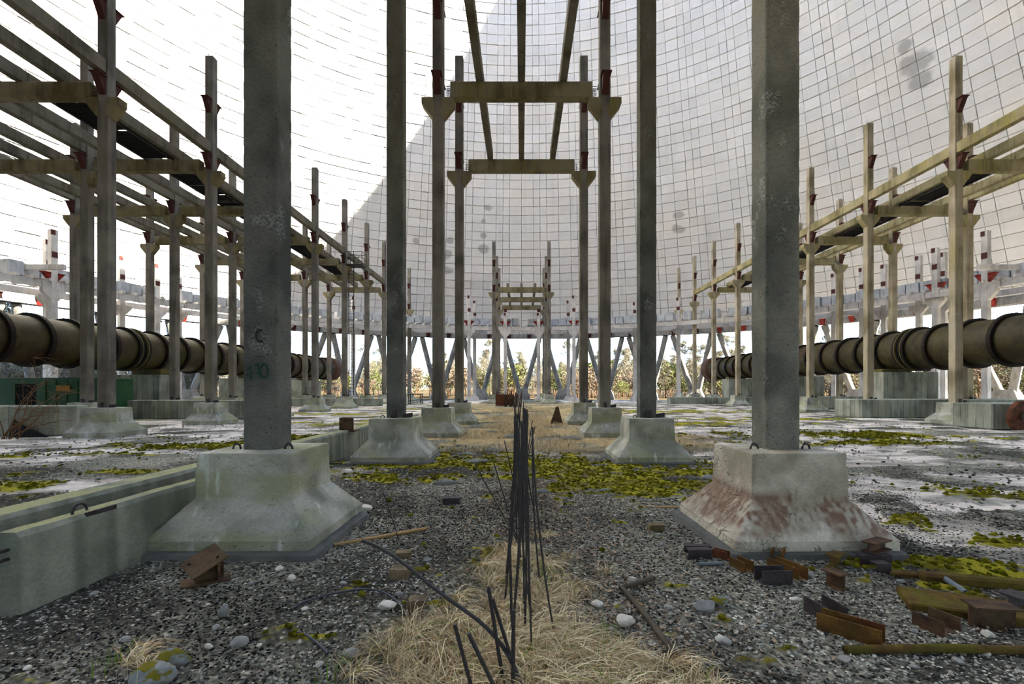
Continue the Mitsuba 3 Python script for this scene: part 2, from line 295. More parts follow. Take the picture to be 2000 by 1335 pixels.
# ------------------------------------------------------------------ ground
def blob(x, y, cx, cy, rx, ry, a=0.0):
    c, s = math.cos(a), math.sin(a); u, v = (x - cx) * c + (y - cy) * s, -(x - cx) * s + (y - cy) * c
    return np.exp(-((u / rx) ** 2 + (v / ry) ** 2))
MOSS = [(-2.3, 9.2, 1.7, .55, 0, .9), (-1.9, 10.9, 1.9, .8, 0, .85), (2.7, 8.7, 1.4, .5, 0, .8), (0.6, 11.0, 3.4, 1.7, 0, 1.0), (1.9, 8.2, 1.9, .8, 0, .95), (-1.2, 9.6, 2.0, .7, 0, .8), (2.2, 10.2, 2.2, 1.8, 0, .9), (-.8, 12.4, 2.6, 1.0, 0, .9),
        (12.6, 17.8, 4.6, 1.5, -.1, 1.1), (10.2, 15.2, 3.2, .7, -.05, 1.0), (16.5, 13.6, 1.8, .35, 0, .9), (7.5, 8.0, 1.8, .55, -.35, 1.15), (8.6, 7.2, 1.7, .6, -.3, 1.1), (5.6, 5.5, .7, .35, -.3, 1.1), (4.7, 6.3, .7, .4, 0, 1.0), (5.4, 8.9, 1.0, .25, 0, .9),
        (4.1, 4.6, .9, .45, -.3, .8), (3.6, 4.2, .5, .3, 0, .6), (-8.8, 8.6, .9, .42, 0, 1.2), (-8.2, 10.0, .9, .32, .1, 1.1), (-12.6, 12.6, 3.0, .5, .25, 1.2), (-9.6, 14.6, 3.0, .9, .25, 1.2), (-7.4, 17.0, 3.0, 1.0, .2, 1.0),
        (-7.0, 24, 7, 2.2, 0, .9), (6, 24, 8, 2.2, 0, .8), (-10, 32, 10, 2.5, 0, .7), (14, 27, 6, 1.6, 0, .7), (0, 40, 12, 3, 0, .6), (11, 36, 10, 3, 0, .8), (-2.8, 5.2, .9, .16, 0, .5), (-.35, 5.0, .3, .3, 0, .5)]
def masks(x, y):
    P = np.stack([x, y, 0 * x], -1)
    n1, n2, n3, n4 = meshkit.fbm(P * .9, 4, 3), meshkit.fbm(P * np.array([.35, .8, 1]), 4, 9), meshkit.fbm(P * 3.5, 3, 5), meshkit.fbm(P * np.array([4., 8., 1]), 3, 15)
    m = np.zeros_like(x)
    for cx, cy, rx, ry, a, k in MOSS: m = np.maximum(m, k * blob(x, y, cx, cy, rx, ry, a))
    m = np.clip((m + 1.4 * (n1 - .5) + .7 * (n3 - .5) + 1.5 * (n4 - .5) - .46) * 2.6, 0, 1)
    m = np.where(np.hypot(x, y - CY) > 47, 0, m)
    side = np.where(x > 0, (x - 3.6 - .25 * np.clip(7 - y, 0, 9)), (-x - 4.65) * 3)
    slab = np.clip(side * .9 + 3.2 * (n2 - .5), 0, 1) * np.clip((.62 - n1) * 7, 0, 1)
    slab *= np.clip((np.abs(x) - 3) / 1.5, 0, 1)
    dark = .85 * blob(x, y, 9.5, 10.5, 3.2, .55) + .9 * blob(x, y, 18.5, 18.3, 7, .8, -.12) + .8 * blob(x, y, -9.8, 9.6, 3.4, .8, .2) + .8 * blob(x, y, -8, 11.4, 3.5, .9, .2)
    slab *= 1 - np.clip(dark * 1.6 - .2, 0, 1)
    return m, np.clip(slab, 0, 1), n1, n3
def ground_h(x, y):
    P = np.stack([x, y, 0 * x], -1)
    h = .03 * (meshkit.fbm(P * 1.1, 3, 21) - .5) + .03 * (meshkit.fbm(P * 7, 3, 22) - .5)
    far = np.clip((np.hypot(x, y - CY) - 52) / 60, 0, 1)
    return h - 0.25 * np.clip(far * 6, 0, 1) + far * 1.2 * (meshkit.fbm(P * .03, 3, 4) - .3)
def axis(dense_lo, dense_hi, step, lo, hi, grow=1.16):
    a = list(np.arange(dense_lo, dense_hi, step)); s = step
    while a[-1] < hi: s *= grow if s < 1.2 else 1.25; a.append(a[-1] + min(s, .45 if a[-1] < 60 else 40))
    b = [a[0]]; s = step
    while b[-1] > lo: s *= grow if s < 1.2 else 1.25; b.append(b[-1] - min(s, .45 if b[-1] > -46 else 40))
    return np.array(b[:0:-1] + a)
gx, gy = axis(-6, 7, .05, -420, 420), axis(2.2, 11, .05, -120, 560)
GX, GY = np.meshgrid(gx, gy)
gm, gs, gn1, gn3 = masks(GX, GY)
GZ = ground_h(GX, GY) + gm * (.012 + .03 * gn3) * (np.abs(GX) < 25) - .03 * (gs > .5)
nx, ny = len(gx), len(gy)
ii, jj = np.meshgrid(np.arange(ny - 1), np.arange(nx - 1), indexing='ij'); q = ii * nx + jj
GF = np.concatenate([np.stack([q, q + 1, q + nx + 1], -1).reshape(-1, 3), np.stack([q, q + nx + 1, q + nx], -1).reshape(-1, 3)])
def ground_col(p, n, uv):
    x, y = p.x, p.y
    moss, slab = dr.clip(uv.x, 0, 1), dr.clip(uv.y, 0, 1)
    f1, f2 = noise(x * 42, y * 42, 1.0), noise(x * 95, y * 95, 2.0)
    a = fbm(x * .8, y * .8, 4.0, octaves=4)
    d1, d2, w = voronoi(x * 26, y * 26)
    grav = mix(s2l(44, 44, 38), s2l(84, 83, 74), smoothstep(.25, .75, a * .5 + f1 * .5)) * (.65 + .7 * w)
    grav = grav * (.35 + .85 * smoothstep(.35, .65, fbm(x * .8, y * .8, 14.0)))
    grav = mix(grav, s2l(120, 118, 110), smoothstep(.86, .93, w) * smoothstep(.45, .2, d1))
    con = mix(s2l(101, 97, 91), s2l(140, 135, 128), smoothstep(.3, .7, fbm(x * 1.4, y * 2.2, 7.0, octaves=4))) * (.85 + .3 * f1)
    con = mix(con, s2l(72, 72, 68), smoothstep(.55, .68, fbm(x * 3, y * 5, 12.0, octaves=4)) * .7)
    c = mix(grav, con, smoothstep(.25, .75, slab + .3 * (f1 - .5)))
    ms = mix(s2l(56, 52, 14), s2l(92, 88, 20), smoothstep(.3, .7, fbm(x * 5, y * 5, 3.0))) * (.7 + .6 * f2)
    c = mix(c, ms, smoothstep(.3, .7, moss + .35 * (f1 - .5)))
    r = dr.sqrt(x * x + dr.square(y - CY))
    mid = smoothstep(12.5, 15.5, y + 1.5 * (a - .5)) * smoothstep(7.5, 4.5, dr.abs(x) + 3 * (a - .5)) * smoothstep(62, 48, y)
    straw = mix(s2l(84, 72, 50), s2l(122, 108, 78), f1) * (.7 + .5 * noise(x * 8, y * 8, 9.0))
    c = mix(c, straw, mid * smoothstep(.35, .6, fbm(x * .7, y * .7, 31.0)) * (1 - .6 * moss))
    out = smoothstep(46.5, 50.0, r)
    field = .05 * mix(mix(s2l(150, 128, 92), s2l(122, 116, 66), smoothstep(.35, .65, fbm(x * .12, y * .12, 2.0))), s2l(168, 140, 110), noise(x * .9, y * .9, 3.0) * .6)
    return mix(c, field * (.8 + .4 * noise(x * 3, y * 3, 1.0)), out)
mat('m_ground', ground_col, .95, .15, two=True)
struct('floor', (np.stack([GX, GY, GZ], -1).reshape(-1, 3), GF), 'm_ground', smooth=True, uv=np.stack([gm, gs], -1).reshape(-1, 2))
def gh(x, y): return float(ground_h(np.array([float(x)]), np.array([float(y)]))[0])

# ------------------------------------------------------------------ the shell of the tower
nt, hs = 240, np.r_[H_BOT, np.arange(H_BOT + DZ, H_RIM, DZ * 1.5), H_RIM]
th = np.linspace(0, 2 * PI, nt, endpoint=False)
rings = [np.stack([RAD(h) * np.sin(th), CY + RAD(h) * np.cos(th), np.full(nt, h)], 1) for h in hs]
rings += [np.stack([(RAD(h) + .5) * np.sin(th), CY + (RAD(h) + .5) * np.cos(th), np.full(nt, h)], 1) for h in hs[::-1]]
rings.append(rings[0])
struct('wall_shell', loft(rings, caps=False), 'm_joint', smooth=40, label='tall round concrete shell of the cooling tower')
edges = np.array([0, .317, .5, .683, 1.0])
def panel(g, k):
    gi, s = divmod(g, 4)
    t0, t1 = ((gi + edges[s]) * 2 * PI / NG), ((gi + edges[s + 1]) * 2 * PI / NG)
    h0, h1 = H_BOT + DZ * k, H_BOT + DZ * (k + 1)
    rr = np.random.default_rng((g + 500) * 997 + k)
    gw = rr.uniform(.014, .040) / 40; gh0, gh1 = rr.uniform(.012, .045), rr.uniform(.012, .03)
    pb, ptop = rr.uniform(.05, .12), rr.uniform(.03, .05)
    t0, t1, h0, h1 = t0 + gw, t1 - gw, h0 + gh0, h1 - gh1
    v = []
    for off in (0, 1):
        for t, h in ((t0, h0), (t1, h0), (t1, h1), (t0, h1)):
            r = RAD(h) + .01 - off * (.01 + (pb if h == h0 else ptop)); v.append([r * math.sin(t), CY + r * math.cos(t), h])
    f = [[4, 6, 5], [4, 7, 6], [0, 5, 1], [0, 4, 5], [1, 6, 2], [1, 5, 6], [2, 7, 3], [2, 6, 7], [3, 4, 0], [3, 7, 4]]
    return np.array(v), np.array(f)
cand = []
for g in range(-int(NG * 4 * .31), int(NG * 4 * .31)):
    for k in range(int((58 - H_BOT) / DZ)):
        v, f = panel(g, k); c = v[4:].mean(0)
        if c[1] > 2:
            q = v[4:]; sx, sy = VX + FOC * q[:, 0] / np.maximum(q[:, 1], .5), VY - FOC * (q[:, 2] - EYE) / np.maximum(q[:, 1], .5)
            area = .5 * abs(np.sum(sx * np.roll(sy, -1) - np.roll(sx, -1) * sy)); vis = (0 < sx.mean() < 2000) and (0 < sy.mean() < 640)
        else: area, vis = 0, False
        cand.append((area if vis else 0, v, f))
order = sorted(range(len(cand)), key=lambda i: -cand[i][0])
for i in order[:300]: part('panel', 'wall_shell', (cand[i][1], cand[i][2]), 'm_shell')
mb = MB()
for i in order[300:]: mb.add(cand[i][1], cand[i][2])
part('panel', 'wall_shell', mb.mesh(), 'm_shell', kind='stuff')
# ring beam at the foot of the shell
prof = [(-.42, 0), (.75, 0), (.75, 1.0), (.12, 1.0), (-.42, .62)]
part('ring_beam', 'wall_shell', loft([np.array([[(RAD(H_BOT) - .05 + a) * math.sin(t), CY + (RAD(H_BOT) - .05 + a) * math.cos(t), H_BOT - .45 + b] for a, b in prof]) for t in np.linspace(0, 2 * PI, 193)][::-1], caps=False), 'm_leg')
# slanted legs
NV = 48
for k in range(NV):
    t0 = 2 * PI * k / NV + .002
    kk = k if k <= NV // 2 else k - NV
    lab = 'pair of slanted round concrete legs on the plinth at the far end of the aisle' if kk == 0 else f'pair of slanted concrete legs under the shell, {ORD1[abs(kk) - 1]} {"right" if kk > 0 else "left"} of the aisle' if abs(kk) <= 14 else 'pair of slanted concrete legs under the shell beside and behind the viewer'
    key = thing('slanted_leg_pair', lab, 'concrete legs', 'leg pairs carrying the shell' if abs(kk) > 14 else None)
    rb, rt = 50.6, float(RAD(H_BOT)) + .2
    ca = lambda t, r, z: np.array([r * math.sin(t), CY + r * math.cos(t), z])
    for s in (-1, 1):
        part('leg', key, tube([ca(t0 + s * .009, rb, 1.2), ca(t0 + s * (PI / NV - .010), rt, H_BOT - .5)], .37, 12), 'm_leg', smooth=40)
    R = rotz(-t0)
    pl = loft([np.array([[-1.3, -.9, -.4], [1.3, -.9, -.4], [1.3, .9, -.4], [-1.3, .9, -.4]]), np.array([[-1.2, -.8, .5], [1.2, -.8, .5], [1.2, .8, .5], [-1.2, .8, .5]]), np.array([[-.75, -.55, 1.55], [.75, -.55, 1.55], [.75, .55, 1.55], [-.75, .55, 1.55]])])
    part('plinth', key, place(pl, ca(t0, rb, 0), R), 'm_leg')

# ------------------------------------------------------------------ ring platform with white columns
def th_px(px, r):
    s = (px - VX) / FOC; m = math.hypot(1, s)
    return math.asin(s * CY / r / m) + math.atan(s)
RA = 37.5
seg = np.linspace(-PI * .56, PI * .56, 50)
plat = thing('ring_platform', 'white concrete ring platform running along the foot of the shell', 'platform')
for a, b in zip(seg[:-1], seg[1:]):
    ca = lambda t, r, z: np.array([r * math.sin(t), CY + r * math.cos(t), z])
    g = .0008
    part('beam', plat, loft([np.array([ca(t, RA - .17, 9.37), ca(t, RA + .17, 9.37), ca(t, RA + .17, 9.87), ca(t, RA - .17, 9.87)]) for t in (a + g, b - g)]), 'm_white')
for a, b in zip(seg[:-1], seg[1:]):
    part('outer_beam', plat, loft([np.array([ca(t, 42.0, 9.37), ca(t, 42.3, 9.37), ca(t, 42.3, 9.87), ca(t, 42.0, 9.87)]) for t in (a, b)]), 'm_white')
tj = np.arange(seg[0], seg[-1], 1.07 / 38.5)
jm = MB()
for t in tj:
    v, f = cbox((-.09, -3.2, 9.87), (.09, 1.0, 10.12), .01)
    jm.add(*place((v - np.array([0, 0, 0]), f), (38.2 * math.sin(t) + 2.2 * math.sin(t), CY + 40.4 * math.cos(t), 0), rotz(-t)))
part('joist', plat, jm.mesh(), 'm_white', kind='stuff')
for i, t in enumerate(tj[:-1]):
    if rng.random() < .16: continue
    tm = t + .535 / 38.5; w = rng.uniform(.46, .515); hh = rng.choice([.86, .95, .95, 1.02]); r0 = 38.3 + rng.uniform(-.15, .25)
    key = thing('concrete_box', 'grey concrete trough box standing on the ring platform', 'concrete box', 'trough boxes on the ring platform')
    m = MB(); m.box((-w, -.75, 10.14), (w, -.62, 10.14 + hh), .015); m.box((-w, .62, 10.14), (w, .75, 10.14 + hh), .015)
    m.box((-w, -.62, 10.14), (-w + .1, .62, 10.14 + hh), .015); m.box((w - .1, -.62, 10.14), (w, .62, 10.14 + hh), .015); m.box((-w + .1, -.62, 10.14), (w - .1, .62, 10.24), 0)
    put(key, place(m.mesh(), (r0 * math.sin(tm) + .75 * math.sin(tm), CY + (r0 + .75) * math.cos(tm), 0), rotz(-tm + rng.normal() * .02)), 'm_box')
def gusset(w, d, h, plate=.03):
    """triangular steel bracket: back at y = 0, reaching d along -y, top plate at z = 0."""
    m = MB(); m.add(*extrude([(-.01, 0), (-d, 0), (-d * .85, -h * .12), (-.01, -h)], 0, -w / 2, w / 2))
    m.box((-w * .75, -d * 1.05, 0), (w * .75, -.0, plate)); return m.mesh()
WHITE = [(103, RA, 13.9), (916, RA, 13.9), (1121, RA, 13.9), (1926, RA, 13.9), (1828, RA + .3, 13.6), (987, RA, 11.7), (1052, RA, 11.7),
         (93, 41, 13.9), (237, 41, 13.9), (306, 41.3, 13.9), (349, 41, 13.9), (927, 41.2, 13.9), (1110, 41.2, 13.9), (1795, 40.6, 13.9), (1843, 41.3, 13.9), (1727, 41.3, 13.9), (1684, 41.0, 13.9), (1629, 41.3, 13.9), (1325, 41, 13.4), (690, 41, 13.4), (800, 41, 13.2), (1240, 41, 13.2), (1500, 41, 13.4), (560, 41, 13.6)]
side_word = lambda px: 'left' if px < VX else 'right'
WHITE.sort()
for i, (px, r, top) in enumerate(WHITE):
    t = th_px(px, r); c = np.array([r * math.sin(t), CY + r * math.cos(t), 0]); R = rotz(-t)
    key = thing('ring_column', f'slender white concrete column of the ring platform, number {i + 1} counted from the left', 'column', 'white columns of the ring platform')
    w = .22
    part('shaft', key, place(extrude(octo(0, 0, w, w, .02), 2, .3, top), c, R), 'm_white')
    part('foot', key, place(loft([np.array([[-.7, -.7, -.1], [.7, -.7, -.1], [.7, .7, -.1], [-.7, .7, -.1]]), np.array([[-.4, -.4, .55], [.4, -.4, .55], [.4, .4, .55], [-.4, .4, .55]])]), c, R), 'm_white')
    for s in (-1, 1):
        part('corbel', key, place(extrude([(9.36, s * w), (9.36, s * .75), (9.1, s * .75), (8.5, s * w)], 1, -w, w), c, R), 'm_white')
        part('bracket', key, place(gusset(.34, .5, .62), c + np.array([0, 0, 10.55]), R @ rotz(s * PI / 2) @ np.eye(3)) if False else place(place(gusset(.34, .5, .62), (0, -w, 10.55)), c, R @ rotz(s * PI / 2)), 'm_red')
    part('plate', key, place(cbox((-.2, -w - .02, 11.75), (.2, -w, 12.2)), c, R), 'm_bracket')
    part('plate', key, place(cbox((-w - .02, -w - .02, top - .4), (w * .2, -w + .05, top - .02)), c, R), 'm_bracket')
for sx, s in ((-1, 'left'), (1, 'right')):
    x0 = sx * 34.4
    solo('tie_beam', f'white concrete beam reaching outward above the ring platform at the far {s} edge', 'beam', cbox((min(x0, sx * 44), 37.0, 10.6), (max(x0, sx * 44), 37.3, 11.0), .02), 'm_white')
for k, t in enumerate(np.radians(np.arange(-80, 81, 3.7))):
    r = float(RAD(H_BOT)) - .47
    part('bracket', 'wall_shell', place(place(gusset(.5, .55, .7), (0, 0, 0)), (r * math.sin(t), CY + r * math.cos(t), 10.0), rotz(-t)), 'm_red' if t > .6 or (abs(t) > .7 and k % 2) else 'm_bracket')

# ------------------------------------------------------------------ columns with footings
TOP, COR, BH = 17.65, 12.12, .57                         # column top, top of the corbels, depth of a crossbeam
W2 = .20
def footing(x, y, key_label, near=False, bsdf='m_footing', yaw=0.0):
    key = thing('column_footing', key_label, 'column footing')
    if near:
        lv = np.r_[.0, .07, .10, .13, .165, .18, np.linspace(.20, .49, 16), .507, .53, np.linspace(.55, .99, 22), 1.003, 1.013]
        hv = np.interp(lv, [0, .165, .18, .507, .53, 1.0, 1.013], [.848, .845, .832, .545, .535, .515, .505])
        part('body', key, worn(lv, hv, (x, y), 40, .007, .016, int(x * 7 + y) + 50, yaw, .03), bsdf, smooth=24)
        p, _ = sq_ring(20); a = np.arange(len(p))
        g = .07 + .10 * meshkit.noise(np.c_[p * 3 + x, 0 * a])
        part('mortar_pad', key, loft([np.c_[p * (.86 + g)[:, None] + (x, y), 0 * a - .05], np.c_[p * (.855 + g * .6)[:, None] + (x, y), .05 + 0 * a], np.c_[p * .80 + (x, y), .075 + 0 * a]]), 'm_pad', smooth=40)
        for sx in (-1, 1):
            part('lifting_loop', key, tube([[x + sx * .3 + .045 * math.cos(b), y - .12, 1.0 + .075 * math.sin(b)] for b in np.linspace(-.2, PI + .2, 14)], .011, 6), 'm_rebar', smooth=True)
    else:
        lv = [0, .165, .507, 1.013]; hv = [.845, .845, .54, .515]
        p, _ = sq_ring(3, .02)
        part('body', key, loft([np.c_[p * h + (x, y), 0 * p[:, :1] + z] for z, h in zip([-.06] + lv, [.9] + hv)]), bsdf)
    return key
def column(x, y, label, near=False, brackets=(12.95, 15.65), top=TOP, wedge=True, group=None, bsdf=None, corbels=(-1, 1), yplus=True):
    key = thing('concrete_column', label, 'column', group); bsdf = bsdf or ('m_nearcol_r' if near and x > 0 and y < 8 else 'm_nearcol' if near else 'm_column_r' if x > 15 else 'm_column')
    if near:
        lv = np.r_[1.0, np.arange(1.02, 7.5, .035), np.arange(7.6, 11.5, .3), 11.5]
        part('shaft', key, worn(lv, np.full(len(lv), .195), (x, y), 12, .004, .022, int(x * 5 + y * 3) + 90, 0, .14), bsdf, smooth=35)
    else: part('shaft', key, extrude(octo(x, y, W2, W2, .028), 2, 1.0, 11.5), bsdf)
    part('upper_shaft', key, extrude(octo(x, y, W2 - .012, W2 - .012, .022), 2, 11.5, top), bsdf)
    for s in corbels:
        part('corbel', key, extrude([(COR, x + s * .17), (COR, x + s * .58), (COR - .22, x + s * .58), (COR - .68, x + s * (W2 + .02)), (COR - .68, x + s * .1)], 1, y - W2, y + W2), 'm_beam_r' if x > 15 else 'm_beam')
    for z in brackets:
        for s in (0, 1):
            if s and z > 15 and x > 15: continue
            R = rotz(PI * s)
            part('bracket', key, place(place(gusset(.24, .36, .62), (0, -W2 + .008, 0)), (x, y, z - .12), R), 'm_bracket')
    m = MB()
    for sx in (-.6, 0, .6):
        m.tube([[x + sx * W2, y + .05 * sx, top - .05], [x + sx * W2 + .01, y + .05 * sx, top + .16 + .05 * abs(sx)]], .009, 4)
    part('starter_bar', key, m.mesh(), 'm_rebar')
    if wedge and y > 8:
        for s in (-1, 1):
            m = MB(); m.add(*extrude([(.0, 0), (s * .10, 0), (s * .13, .20), (s * .03, .20)], 1, -.05, .05))
            part('wedge', key, place(m.mesh(), (x + s * .20, y - .1, 1.0)), 'm_darksteel')
        part('wedge', key, cbox((x - .05, y - .30, 1.0), (x + .05, y - .20, 1.19), .01), 'm_darksteel')
    return key
ROWS = [5.84 + 6 * k for k in range(11)]
colkey = {}
for s, sw in ((-1, 'left'), (1, 'right')):
    for k, y in enumerate(ROWS[:4] + ROWS[8:11]):
        near = k < 2; x = s * 3.0
        extra = ' with the green painted number' if (k == 0 and s < 0) else (' chipped along its inner edge' if k == 0 else '')
        yaw = .02 if (s > 0 and k == 0) else 0.0
        if k < 4: lab = f'{nth(k)} square concrete column on the {sw} of the central aisle{extra}'
        else: lab = f'distant square column {sw} of the central aisle, {["nearest", "middle", "farthest"][k - 4]} of the far three'
        colkey[s, k] = column(x, y, lab, near)
        fl = f'splayed footing under the {nth(k) if k < 4 else ["nearest", "middle", "farthest"][k - 4] + " of the far"} {sw} aisle column' + (' with rust stains and cracks' if (s > 0 and k == 0) else '')
        footing(x, y, fl, near, 'm_footing_rust' if (s > 0 and k == 0) else 'm_footing', yaw)
# crossbeams and joists of the aisle
def crossbeam(x0, x1, y, label):
    key = thing('crossbeam', label, 'beam')
    a, b = min(x0, x1) + .45, max(x0, x1) - .45
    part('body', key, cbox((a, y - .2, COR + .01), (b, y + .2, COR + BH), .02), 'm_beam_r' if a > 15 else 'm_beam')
    m = MB()
    for e, d in ((a, -1), (b, 1)):
        for z in (.12, .2, .28, .36, .44):
            m.tube([[e, y - .1, COR + z], [e + d * .16, y - .1, COR + z]], .011, 4); m.tube([[e, y + .1, COR + z], [e + d * .16, y + .1, COR + z]], .011, 4)
    part('end_bar', key, m.mesh(), 'm_rebar')
def joist(x, y0, y1, z, label, w=.13, h=.45, bsdf='m_joist'):
    solo('joist', label, 'beam', cbox((x - w, y0, z), (x + w, y1, z + h), .015), bsdf)
for k, y in enumerate(ROWS[:4]): crossbeam(-3, 3, y, f'mossy concrete crossbeam across the central aisle, {nth(k)}')
for k, y in enumerate(ROWS[8:11]): crossbeam(-3, 3, y, f'distant crossbeam across the central aisle, {["nearest", "middle", "farthest"][k]} of the far three')
for b in range(3):
    for x, w in ((-1.5, 'left'), (0, 'middle'), (1.5, 'right')): joist(x, ROWS[b] + .02, ROWS[b + 1] - .02, COR + BH, f'thin concrete joist over the aisle, {w} of three in the {nth(b)} bay')
for b in range(8, 10):
    for x, w in ((-1.5, 'left'), (0, 'middle'), (1.5, 'right')): joist(x, ROWS[b] + .02, ROWS[b + 1] - .02, COR + BH, f'distant thin joist over the central aisle, {w} of three in the {"nearer" if b == 8 else "farther"} far bay')
# painted number and hook on the nearest left column
def stroke(pts, w, y):
    m = MB(); p = np.array(pts, float)
    for a, b in zip(p[:-1], p[1:]):
        d = (b - a) / (np.linalg.norm(b - a) + 1e-9); n = np.array([-d[1], d[0]]) * w / 2; e = d * w * .4
        q = [a - e - n, b + e - n, b + e + n, a - e + n]
        v = [[c[0], yy, c[1]] for yy in (y, y + .006) for c in q]
        m.add(v, [[0, 1, 2], [0, 2, 3], [4, 6, 5], [4, 7, 6], [0, 5, 1], [0, 4, 5], [1, 6, 2], [1, 5, 6], [2, 7, 3], [2, 6, 7], [3, 4, 0], [3, 7, 4]])
    return m.mesh()
c0 = colkey[-1, 0]; yf = ROWS[0] - .195
def pf(px, py): w = pt(px, py, yf - .003); return (w[0], w[2])
nb = lambda *L: [pf(*a) for a in L]
part('painted_digit', c0, stroke(nb((483, 722), (489, 715), (490, 740)), .018, yf - .006), 'm_paint', label='green painted digit 1')
part('painted_digit', c0, stroke(nb((499, 714), (504, 709), (504, 730)), .014, yf - .006), 'm_paint', label='small green painted digit 1')
part('painted_digit', c0, stroke([pf(515.5 + 8 * math.cos(a), 724 - 13.5 * math.sin(a)) for a in np.linspace(0, 2 * PI, 17)], .016, yf - .006), 'm_paint', label='green painted digit 0')
h0 = pt(509, 655, yf)
part('hook', c0, tube([[h0[0] + .05 * math.cos(a) + .01, yf - .03, h0[2] + .065 * math.sin(a)] for a in np.linspace(.35 * PI, 1.55 * PI, 12)] + [[h0[0] + .01, yf + .03, h0[2] - .075]], .014, 6), 'm_rebar', smooth=True, label='dark steel lifting hook')

# ------------------------------------------------------------------ left and right frames
def frame(side, xs, rows_of, sw):
    for li, x in enumerate(xs):
        rws = rows_of[li]; lw = {0: 'inner', 1: 'middle', 2: 'outer'}[li] if len(xs) == 3 else ('inner', 'outer')[li]
        for k, y in enumerate(rws):
            column(x, y, f'concrete column, {nth(k)} in the {lw} row of the {sw} frame')
            footing(x, y, f'splayed footing under the {nth(k)} column, {lw} row of the {sw} frame')
        for k, (a, b) in enumerate(zip(rws[:-1], rws[1:])):
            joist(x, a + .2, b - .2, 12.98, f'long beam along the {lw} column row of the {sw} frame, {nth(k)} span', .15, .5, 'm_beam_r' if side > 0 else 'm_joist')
    for bi in range(len(xs) - 1):
        common = [y for y in rows_of[bi] if y in rows_of[bi + 1]]
        bw = ('inner', 'outer')[bi] if len(xs) == 3 else 'only'
        for k, y in enumerate(common): crossbeam(xs[bi], xs[bi + 1], y, f'concrete crossbeam, {nth(k)} in the {bw} bay of the {sw} frame')
        for k, (a, b) in enumerate(zip(common[:-1], common[1:])):
            for ji, d in enumerate((1.5, 3.0, 4.5)):
                x = xs[bi] + side * d
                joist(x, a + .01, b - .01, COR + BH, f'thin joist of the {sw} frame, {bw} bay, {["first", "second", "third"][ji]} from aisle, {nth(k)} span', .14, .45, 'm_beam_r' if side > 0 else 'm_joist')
r = ROWS
frame(-1, [-15., -21., -27.], [r[1:9], r[1:9], r[2:8]], 'left')
frame(1, [21., 27.], [r[2:10], r[2:9]], 'right')
for x, y, lab in ((-15., r[10], 'lone distant concrete column left of the aisle near the shell'), (21., r[10], 'lone distant concrete column right of the aisle near the shell'), (-15., r[9], 'distant concrete column half hidden behind the second left aisle column')):
    column(x, y, lab); footing(x, y, 'footing of the ' + lab)
# gratings hung between joists
for s, x0, x1, ks, sw in ((-1, -17.9, -16.6, range(2, 7), 'left'), (1, 22.6, 23.9, range(3, 8), 'right')):
    for i, k in enumerate(ks):
        key = thing('walkway_grating', f'dark steel walkway grating under the joists of the {sw} frame, {nth(i)}', 'grating')
        m = MB(); y0, y1 = r[k] + .3, r[k + 1] - .3
        for yy in np.arange(y0, y1, .16): m.box((x0, yy, 12.62), (x1, yy + .12 * (rng.random() < .9) + .002, 12.66))
        part('slats', key, m.mesh(), 'm_dark')
        part('rail', key, cbox((x0 - .02, y0, 12.56), (x0 + .05, y1, 12.68)), 'm_steel'); part('rail', key, cbox((x1 - .05, y0, 12.56), (x1 + .02, y1, 12.68)), 'm_steel')
# ladder
key = thing('ladder', 'dark steel ladder fixed to a column of the left frame', 'ladder')
lx, ly = -14.62, r[6] - .1
for d in (0, .42): part('rail', key, tube([[lx + d, ly, 1.1], [lx + d, ly, 12.6]], .035, 6), 'm_steel')
m = MB()
for z in np.arange(1.4, 12.5, .3): part('rung', key, tube([[lx, ly, z], [lx + .42, ly, z]], .018, 5), 'm_steel')
key = thing('ladder_platform', 'small dark steel railed platform at the head of the ladder', 'platform')
part('deck', key, cbox((lx - .1, ly - .6, 12.0), (lx + 1.3, ly + .6, 12.06)), 'm_steel')
for dx in (-.1, .6, 1.3):
    for dy in (-.6, .6): part('post', key, tube([[lx + dx, ly + dy, 12.05], [lx + dx, ly + dy, 13.1]], .025, 5), 'm_steel')
for z in (12.6, 13.1): part('rail', key, tube([[lx - .1, ly - .6, z], [lx + 1.3, ly - .6, z], [lx + 1.3, ly + .6, z], [lx - .1, ly + .6, z]], .025, 5), 'm_steel')

